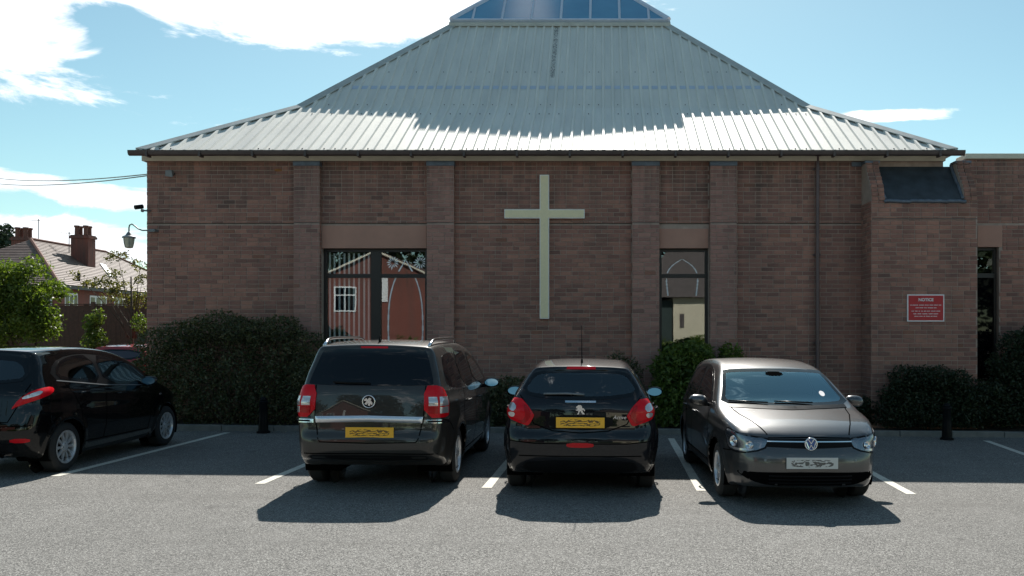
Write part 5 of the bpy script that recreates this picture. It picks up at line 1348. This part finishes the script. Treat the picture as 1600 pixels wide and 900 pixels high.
def foliage(name, parent, mt, blobs, n, size, **k):
    v, n = leaves(blobs, n, size, **k); off = np.array(ORG.get(parent.name, (0,0,0)))
    me = bpy.data.meshes.new(name); v = v-off
    me.vertices.add(len(v)); me.vertices.foreach_set('co', v.astype(np.float32).ravel())
    me.loops.add(4*n); me.loops.foreach_set('vertex_index', np.arange(4*n, dtype=np.int32)); me.polygons.add(n)
    me.polygons.foreach_set('loop_start', np.arange(0,4*n,4, dtype=np.int32)); me.polygons.foreach_set('loop_total', np.full(n,4,dtype=np.int32)); me.update(calc_edges=True)
    me.materials.append(mt); o = bpy.data.objects.new(name, me); COL.objects.link(o); o.parent = parent; o['kind'] = 'stuff'; ORG[o.name] = tuple(off); return o
def stems(parent, base, tips, r0=.03, mt=None, name='branch', wob=.06):
    mb = MB()
    for t in tips:
        b = Vector(base)+Vector((random.uniform(-.1,.1), random.uniform(-.05,.05), 0)); t = Vector(t); pts = []
        for i in range(7):
            u = i/6; p = b.lerp(t, u); p.z = b.z+(t.z-b.z)*(u**.8); p += Vector((random.uniform(-wob,wob), random.uniform(-wob,wob), 0))*(u*(1.2-u)); pts.append(p)
        mb.tube(pts, [r0*(1-.85*i/6) for i in range(7)], 6)
    return mb.build(name, mt or M['bark'], parent, smooth=True, kind='stuff' if len(tips) > 1 else None)
def bush(name, label, cat, x0, x1, ztop, yc, ry, mt, n, size, lumps=8, **k):
    cx = (x0+x1)/2; root = thing(name, label, cat, (cx, yc, gz(cx)+.08)); bl = []; w = (x1-x0)
    for i in range(lumps):
        t = (i+.5)/lumps; rx = w/lumps*random.uniform(.85,1.15); h = ztop*random.uniform(.90,1.0)*(1-.55*abs(2*t-1)**4)
        x = x0+w*t; x = min(max(x, x0+rx*.95), x1-rx*.95)
        bl.append((x, yc+random.uniform(-.06,.06), h-rx*.62-.0, rx, ry, rx*.62+.05, .8)); bl.append((x, yc, h*.42, rx*1.12, ry*1.05, h*.46, 1.5))
    foliage('foliage', root, mt, bl, n, size, zmin=.09, **k)
    stems(root, (cx, yc, .05), [(b[0], b[1], b[2]+b[5]*.5) for b in bl[::2]], .022)
    return root, bl
Wl = WY-.02
bush('hedge_bush', 'large dark dense bush against the church wall between the two dark cars on the left', 'bush', PX(192,15.4), PX(519,15.4), 2.16, 15.52, .58, M['leaf_dark'], 34000, .030, lumps=10, wall=Wl, shell=.6)
bush('laurel_bush', 'fresh green leafy bush under the right hand church window behind the grey car', 'bush', PX(1016,15.5), PX(1128,15.5), 1.68, 15.55, .50, M['leaf_green'], 11000, .045, lumps=4, wall=Wl, shell=.5)
bush('laurel_bush', 'low spreading green bush with bare twigs behind the roof of the grey car', 'bush', PX(1112,15.6), PX(1172,15.6), 1.56, 15.70, .38, M['leaf_green'], 3200, .042, lumps=3, wall=Wl, shell=.4)
bush('low_shrub', 'dark wispy shrub at the wall just right of the middle black hatchback', 'shrub', PX(938,15.6), PX(1006,15.6), 1.46, 15.72, .34, M['leaf_dark'], 2200, .030, lumps=4, wall=Wl, shell=.3)
bush('low_shrub', 'low dark shrub in the bed between the people carrier and the middle hatchback', 'shrub', PX(745,15.5), PX(840,15.5), 1.0, 15.58, .42, M['leaf_dark'], 5500, .032, lumps=5, wall=Wl, shell=.4)
bush('dark_shrub', 'rounded very dark shrub under the red notice board', 'shrub', PX(1374,15.35), PX(1532,15.35), 1.22, 15.33, .30, M['leaf_black'], 15000, .030, lumps=6, shell=.5, wall=15.58)
bush('dark_shrub', 'tall very dark shrub at the right edge in front of the narrow window', 'shrub', PX(1545,15.6), PX(1720,15.6), 2.0, 15.60, .50, M['leaf_black'], 19000, .032, lumps=6, wall=Wl, shell=.5)
bush('low_shrub', 'sparse dark shrub in the bed between the grey car and the notice board bay', 'shrub', PX(1330,15.5), PX(1378,15.5), .62, 15.75, .32, M['leaf_black'], 2500, .03, lumps=3, wall=Wl, shell=.3)
bush('low_shrub', 'low dark shrub filling the bed below the narrow window', 'shrub', PX(1505,15.35), PX(1580,15.35), .95, 15.5, .36, M['leaf_black'], 6000, .03, lumps=4, shell=.3, wall=15.95)
# fallen leaves and grit along the kerb
n = 420; P = np.stack([np.random.uniform(-9,9.5,n), KY-np.abs(np.random.normal(0,.28,n))-.02, np.zeros(n)],1); P[:,2] = [gz(x)+.008 for x in P[:,0]]
an = np.random.uniform(0,6.28,n); s_ = np.random.uniform(.006,.022,n)[:,None]; t = np.stack([np.cos(an),np.sin(an),np.random.uniform(-.2,.2,n)],1); bb = np.stack([-np.sin(an),np.cos(an),np.zeros(n)],1)
v = np.stack([P-t*s_,P-bb*s_*.6,P+t*s_,P+bb*s_*.6],1).reshape(-1,3); mb = MB(); mb.v = [tuple(p) for p in v]; mb.f = [(4*i,4*i+1,4*i+2,4*i+3) for i in range(n)]
M['litter'] = mat('dry leaf litter', (.30,.25,.17), .8, var=.6, vs=9)
o = mb.build('leaf_litter', M['litter'], kind='stuff', fix=False); tag(o, 'dry leaf litter and grit lying along the kerb', 'litter')
# bare dark twigs sticking out of the low green bush
tw = thing('twig_stem', 'thin bare upright twigs rising from the low green bush beside the window', 'plant', (PX(1168,15.7), 15.7, .1))
stems(tw, (PX(1160,15.7),15.75,.1), [(PX(1168,15.7),15.7,PZ(533,15.7)),(PX(1150,15.7),15.7,PZ(540,15.7)),(PX(1176,15.7),15.72,PZ(545,15.7))], .012, M['leaf_black'])
# bright tree at the far left
def tree(name, label, cat, base, blobs, mt, n, size, trunk_r=.10, **k):
    t = thing(name, label, cat, base); foliage('crown', t, mt, blobs, n, size, **k)
    cz = np.mean([b[2] for b in blobs]); MB().tube([base, (base[0]+.03, base[1], base[2]+(cz-base[2])*.5), (base[0]-.02, base[1]+.03, cz+.1)], [trunk_r, trunk_r*.75, trunk_r*.4], 8).build('trunk', M['bark'], t, smooth=True)
    stems(t, (base[0], base[1], base[2]+(cz-base[2])*.55), [(b[0], b[1], b[2]) for b in blobs[:12]], trunk_r*.4); return t
Yt = 22.; tb = []
for (px, py, rx, ry) in [(28,442,28,28),(58,470,24,24),(8,465,28,32),(52,505,28,24),(15,512,30,28),(72,508,18,22),(32,418,15,13),(4,430,20,16),(-30,460,34,38),(-40,510,34,34),(54,448,14,14),(78,485,9,10)]:
    tb.append((PX(px,Yt+random.uniform(-.5,.5)), Yt+random.uniform(-.6,.6), PZ(py,Yt), rx*Yt/F, .5, ry*Yt/F, rx*ry/400))
tree('garden_tree', 'bright green bushy garden tree at the left edge in front of the red roofed house', 'tree', (PX(20,Yt),Yt,0), tb, M['leaf_bright'], 25000, .05, shell=.5, clump=.10)
Ys = 20.5; sb = []
for (px, py, rx, ry) in [(196,402,14,8),(214,415,16,8),(170,425,16,8),(150,440,20,9),(185,448,24,11),(222,436,14,9),(205,470,26,14),(160,462,20,9),(222,462,16,14),(132,430,10,6)]:
    sb.append((PX(px,Ys), Ys+random.uniform(-.4,.4), PZ(py,Ys), rx*Ys/F, .3, ry*Ys/F, rx*ry/120))
tree('sapling', 'thin sparse leaved young tree between the lantern and the house roof', 'tree', (PX(205,Ys),Ys,0), sb, M['leaf_sap'], 2400, .036, .045, shell=.1, clump=.05)
sb = [(PX(px,19.5), 19.5, PZ(py,19.5), .16, .2, .24, 1) for (px, py) in ((142,505),(148,520),(152,496),(140,535),(158,530),(218,505))]
tree('garden_shrub', 'straggly green shrub growing in front of the brown garden fence', 'shrub', (PX(148,19.5),19.5,0), sb, M['leaf_green'], 1500, .04, .03, shell=.3)
fb_ = [(PX(px,75), 75, PZ(py,75), .8, .7, .7, 1) for (px, py) in ((6,362),(14,380),(2,392),(18,400),(-14,375),(6,415),(-10,400))]
tree('far_tree', 'dark tree top far behind the house roof at the left edge', 'tree', (PX(2,75),75,0), fb_, M['leaf_pine'], 1500, .22, .2, shell=.2)
# ------------------------------------------------------------------ house at the left
def shingle_mat():
    m, nt, b = newmat('reddish roof tiles'); n = noise(nt, 2.2, 6, .7, coord='World'); n2 = noise(nt, 14, 4, coord='World')
    c = ramp(nt, mth(nt,'ADD', mth(nt,'MULTIPLY', n, .7), mth(nt,'MULTIPLY', n2, .3)), [(.3,(.085,.045,.037)),(.5,(.13,.082,.068)),(.65,(.20,.15,.125)),(.8,(.075,.065,.05))])
    nt.links.new(c, b.inputs['Base Color']); b.inputs['Roughness'].default_value = .6; bump(nt, b, n2, .4, .02); return m
M['tile'] = shingle_mat()
hx, hy, hw_, hl_, ez, rz = -34.4, 54., 11., 20., 5.0, 8.44
ho = thing('house', 'red brick house with hipped tile roof and two chimneys beyond the fence at the left', 'house', (hx-hw_/2, hy+hl_/2, 0))
hwall = MB().box(hx-hw_+.5, hx-.5, hy+.5, hy+hl_-.5, 0, ez-.05).build('wall', M['redbrick'], ho)
ro = MB(); cxh = hx-hw_/2
ro.add([(hx-hw_,hy,ez),(hx,hy,ez),(hx,hy+hl_,ez),(hx-hw_,hy+hl_,ez),(cxh,hy+hw_/2,rz),(cxh,hy+hl_-hw_/2,rz)], [(0,1,4),(1,2,5,4),(2,3,5),(3,0,4,5),(0,3,2,1)])
hr = ro.build('roof', M['tile'], ho)
# tile courses on the visible slopes
tl = MB(); nC = 26
for i in range(nC):
    t = i/nC; t2 = t+.6/nC; z = ez+(rz-ez)*t; z2 = ez+(rz-ez)*(i+1)/nC; w_ = hw_/2*t; w2 = hw_/2*(i+1)/nC
    # right slope
    tl.add([(hx-w_+.02, hy+w_, z+.045),(hx-w_+.02, hy+hl_-w_, z+.045),(hx-w2, hy+hl_-w2, z2+.01),(hx-w2, hy+w2, z2+.01),(hx-w_+.02, hy+w_, z),(hx-w_+.02, hy+hl_-w_, z)], [(0,1,2,3),(0,1,5,4)])
    tl.add([(hx-hw_+w_, hy+w_-.02, z+.045),(hx-w_, hy+w_-.02, z+.045),(hx-w2, hy+w2, z2+.01),(hx-hw_+w2, hy+w2, z2+.01),(hx-hw_+w_, hy+w_-.02, z),(hx-w_, hy+w_-.02, z)], [(0,1,2,3),(0,1,5,4)])
tl.build('tile_course', M['tile'], hr, kind='stuff')
rt = MB(); rt.tube([(cxh,hy+hw_/2,rz+.05),(cxh,hy+hl_-hw_/2,rz+.05)], .13, 6); rt.tube([(hx,hy,ez+.05),(cxh,hy+hw_/2,rz+.05)], .11, 6); rt.tube([(hx,hy+hl_,ez+.05),(cxh,hy+hl_-hw_/2,rz+.05)], .11, 6)
rt.build('ridge_tiles', M['clay'], hr)
MB().box(hx-.04, hx+.05, hy, hy+hl_, ez-.22, ez-.02).build('gutter', M['winframe'], ho)
MB().box(hx-hw_, hx-.05, hy-.04, hy+.03, ez-.22, ez-.02).build('gutter', M['winframe'], ho)
def chimney(cx, cy, zt, w, d, label=None):
    m_ = MB(); m_.box(cx-w/2, cx+w/2, cy-d/2, cy+d/2, 4.8, zt-.25); m_.box(cx-w/2-.09, cx+w/2+.09, cy-d/2-.09, cy+d/2+.09, zt-.25, zt-.08); m_.box(cx-w/2-.03, cx+w/2+.03, cy-d/2-.03, cy+d/2+.03, zt-.08, zt)
    o = m_.build('chimney', M['redbrick'], hr)
    for k in (-1, 1):
        for q in (-1, 1):
            MB().lathe([(zt,.15),(zt+.55,.14),(zt+.58,.19),(zt+.70,.19),(zt+.70,.12)], 10, 'z', (cx+k*w*.26, cy+q*d*.24, 0)).build('chimney_pot', M['clay'], o, smooth=40)
Yc = 62.; chimney(PX(130,Yc), Yc, PZ(368,Yc), 1.25, .9); Yc = 61.5; chimney(PX(37,Yc), Yc, PZ(371,Yc), 1.15, .9)
def pxh(px): return None
# windows on the right hand wall (receding) : y from the pixel column on x = hx-.5
for (pa, pb, za, zb) in ((101,121,3.55,4.55),(140,166,3.5,4.5),(178,198,3.5,4.5)):
    X = hx-.5; ya, yb = X*F/(pa-940), X*F/(pb-940)
    f = MB().box(X-.02, X+.03, ya, yb, za, zb).build('window', M['white'], hwall)
    n = 3
    for i in range(n):
        a = ya+(yb-ya)*(i+.12)/n; b = ya+(yb-ya)*(i+.88)/n
        MB().box(X+.02, X+.035, a, b, za+.12, zb-.12).build('pane', M['carglass'], f)
X = PX(86,54.45)
fw = MB().box(X-1.6, X-.2, 54.44, 54.52, 3.2, 4.5).build('window', M['white'], hwall); MB().box(X-1.5, X-.95, 54.42, 54.45, 3.3, 4.4).build('pane', M['carglass'], fw); MB().box(X-.85, X-.3, 54.42, 54.45, 3.3, 4.4).build('pane', M['carglass'], fw)
# roof window on the right slope and a flue
def slope_pt(px, t):   # point on the right slope at height fraction t, on pixel column px
    X = hx-hw_/2*t; return Vector((X, X*F/(px-940), ez+(rz-ez)*t))
a, b, c_, d = slope_pt(155,.62), slope_pt(163,.60), slope_pt(178,.30), slope_pt(170,.30)
MB().add([tuple(p+Vector((.06,0,.09))) for p in (a,b,c_,d)]+[tuple(p) for p in (a,b,c_,d)], [(0,1,2,3),(0,1,5,4),(1,2,6,5),(2,3,7,6),(3,0,4,7)]).build('roof_window', M['white'], hr)
p = slope_pt(123,.12); MB().tube([tuple(p), tuple(p+Vector((0,0,.55)))], .10, 8).build('flue', M['black'], hr)
# aerials
def aerial(px, py0, py1, Y, lab):
    x = PX(px,Y); t = thing('tv_aerial', lab, 'aerial', (x, Y, PZ(py1,Y)), 'television aerials on the chimneys')
    m_ = MB(); zt = PZ(py0,Y); m_.tube([(x,Y,PZ(py1,Y)-.6),(x,Y,zt)], .03, 5); m_.build('mast', M['grey'], t)
    m_ = MB(); m_.tube([(x-.75,Y,zt-.05),(x+.1,Y,zt-.12)], .025, 5)
    for k in range(7): u = x-.7+k*.11; m_.tube([(u,Y-.25,zt-.06-.009*k),(u,Y+.25,zt-.06-.009*k)], .014, 4)
    m_.build('boom', M['grey'], t)
aerial(60, 342, 372, 61.5, 'tall tv aerial on the left chimney of the house'); aerial(108, 362, 388, 62., 'low tv aerial beside the right chimney of the house')
# fence at the left, boards picked out one by one
Yf = 26.; fe = thing('garden_fence', 'dark brown close boarded garden fence left of the church', 'fence', (PX(150,Yf), Yf, 0))
bd = None; x = PX(-40,Yf); ft = PZ(477,Yf)
xf1 = -9.3
while x < xf1:
    if bd is None: bd = MB().box(-.068,.068,-.012,.012,.05,ft).build('board', M['wood'], fe, off=(0,0,0)); o = bd
    else: o = inst(bd, fe, (0,0,0))
    o.location = (x-PX(150,Yf), random.uniform(-.006,.006), random.uniform(-.01,.01)); x += .142
x = PX(-40,Yf)
ps = None
while x < xf1:
    if ps is None: ps = MB().box(-.06,.06,-.08,-.016,.0,ft+.10).build('post', M['wood'], fe, off=(0,0,0)); o = ps
    else: o = inst(ps, fe, (0,0,0))
    o.location = (x-PX(150,Yf), 0, 0); x += 1.83
MB().box(PX(-40,Yf), xf1, Yf-.05, Yf+.05, ft+.012, ft+.045).build('capping_rail', M['wood'], fe)
# ------------------------------------------------------------------ what stands behind the camera and shows in the windows and the paint
def refl_x(px, Yb, yw=16.34): s = F/(2*yw-Yb); return (px-940)/s
def refl_z(py, Yb, yw=16.34): s = F/(2*yw-Yb); return HC+(525-py)/s
Yb = -15.
xa, xb, xm = refl_x(470,Yb), refl_x(700,Yb), refl_x(588,Yb); zr, ze = refl_z(392,Yb), refl_z(443,Yb)
xm = refl_x(588,Yb); half_ = refl_x(690,Yb)-xm
rh = thing('facing_house', 'red brick gabled house across the car park behind the viewpoint with white framed windows', 'house', (xm, Yb, 0))
zE = zr-.45*half_
MB().prism([(xm-half_,0),(xm+half_,0),(xm+half_,zE),(xm,zr-.05),(xm-half_,zE)], 'y', Yb-9, Yb).build('wall', M['redbrick'], rh)
m_ = MB()
for sg in (-1,1): m_.add([(xm,Yb+.15,zr+.05),(xm+sg*(half_+.3),Yb+.15,zE-.1),(xm+sg*(half_+.3),Yb-9.2,zE-.1),(xm,Yb-9.2,zr+.05),(xm,Yb+.15,zr-.08),(xm+sg*(half_+.3),Yb+.15,zE-.23)], [(0,1,2,3),(0,1,5,4)])
m_.build('roof', M['tile'], rh)
m_ = MB(); 
for sg in (-1,1): m_.add([(xm,Yb+.16,zr+.06),(xm+sg*(half_+.3),Yb+.16,zE-.09),(xm+sg*(half_+.3),Yb+.16,zE-.19),(xm,Yb+.16,zr-.04)], [(0,1,2,3)])
m_.build('barge_board', M['fascia'], rh)
for (pa, pb, qa, qb) in ((522,557,448,487),(596,606,434,472),(470,500,448,487)):
    a, b, z1, z0 = refl_x(pa,Yb), refl_x(pb,Yb), refl_z(qa,Yb), refl_z(qb,Yb)
    f = MB().box(a, b, Yb-.05, Yb+.05, z0, z1).build('window', M['white'], rh); mz = z0+(z1-z0)*.66
    for (u0,u1) in ((a+.08,(a+b)/2-.03),((a+b)/2+.03,b-.08)):
        if u1-u0 > .08:
            for (w0,w1) in ((z0+.08,mz-.04),(mz+.04,z1-.08)): MB().box(u0,u1,Yb+.045,Yb+.06,w0,w1).build('pane', M['privacy'], f)
xa, xb = refl_x(1052,Yb), refl_x(1330,Yb)
bg_ = thing('facing_bungalow', 'beige rendered bungalow with dark roof across the car park behind the viewpoint', 'house', ((xa+xb)/2, Yb, 0))
zE = refl_z(464,Yb); MB().box(xa, xb, Yb-8, Yb, 0, zE).build('wall', M['render'], bg_)
m_ = MB(); zR = refl_z(380,Yb)+1.2; m_.add([(xa-2.6,Yb+.4,zE-.02),(xb+.4,Yb+.4,zE-.02),(xb-2,Yb-4,zR),(xa+1,Yb-4,zR),(xa-2.6,Yb-8.4,zE-.02),(xb+.4,Yb-8.4,zE-.02)], [(0,1,2,3),(3,2,5,4),(1,5,2),(0,3,4),(0,4,5,1)])
M['darktile'] = mat('dark roof tiles', (.09,.075,.07), .8, var=.4, vs=9); m_.build('roof', M['darktile'], bg_)
a = refl_x(1062,Yb); MB().box(a, a+.25, Yb, Yb+.05, refl_z(512,Yb), refl_z(490,Yb)).build('door', M['darktile'], bg_)
MB().box(a+3.2, a+5.2, Yb-.02, Yb+.05, 1, 2.4).build('window', M['privacy'], bg_)
M['green'] = mat('dark green timber', (.018,.035,.032), .6)
gar = thing('facing_outbuilding', 'dark green timber outbuilding beside the bungalow behind the viewpoint', 'building', (xa-1.6, Yb, 0))
MB().box(xa-2.6, xa-.05, Yb-3, Yb-.2, 0, zE-.2).build('wall', M['green'], gar); MB().box(xa-2.2, xa-1.2, Yb-.22, Yb-.16, 0, 2.1).build('door', M['darktile'], gar)
hb_ = [( -3+random.uniform(-9,9), Yb+1+random.uniform(-.5,.5), random.uniform(.4,1.2), 1.0, .7, .8, 1) for _ in range(14)]
tree('boundary_hedge', 'green boundary hedge behind the viewpoint opposite the church', 'hedge', (-3,Yb+1,0), hb_, M['leaf_green'], 9000, .09, .05, shell=.6, zmin=.02)
fo = thing('reflected_shrub', 'dark shrub standing by the gabled house behind the viewpoint', 'shrub', (refl_x(528,Yb+2),Yb+2,0))
foliage('foliage', fo, M['leaf_black'], [(refl_x(528,Yb+2),Yb+2,.9,.9,.6,1.2,1)], 3000, .08)
for k,(x_,y_,h_,r_) in enumerate([(-27,-30,11,5),(-18,-33,13,5.5),(-9,-31,12,5),(0,-34,11,5),(9,-31,12.5,5.5),(19,-33,12,5.5),(30,-31,12,6)]):
    tree('boundary_tree', ['broad','tall','rounded','slim','leafy','spreading','wide'][k]+' dark green tree behind the houses across the car park', 'tree', (x_,y_,0),
         [(x_+random.uniform(-.4,.4)*r_, y_+random.uniform(-.3,.3)*r_, h_*random.uniform(.4,.85), r_*.55, r_*.5, h_*.22, 1) for _ in range(7)]+[(x_,y_,h_*.4,r_*.8,r_*.6,h_*.4,2)], M['leaf_black'], 2600, .38, .25, shell=.6)
bpy.context.view_layer.update()
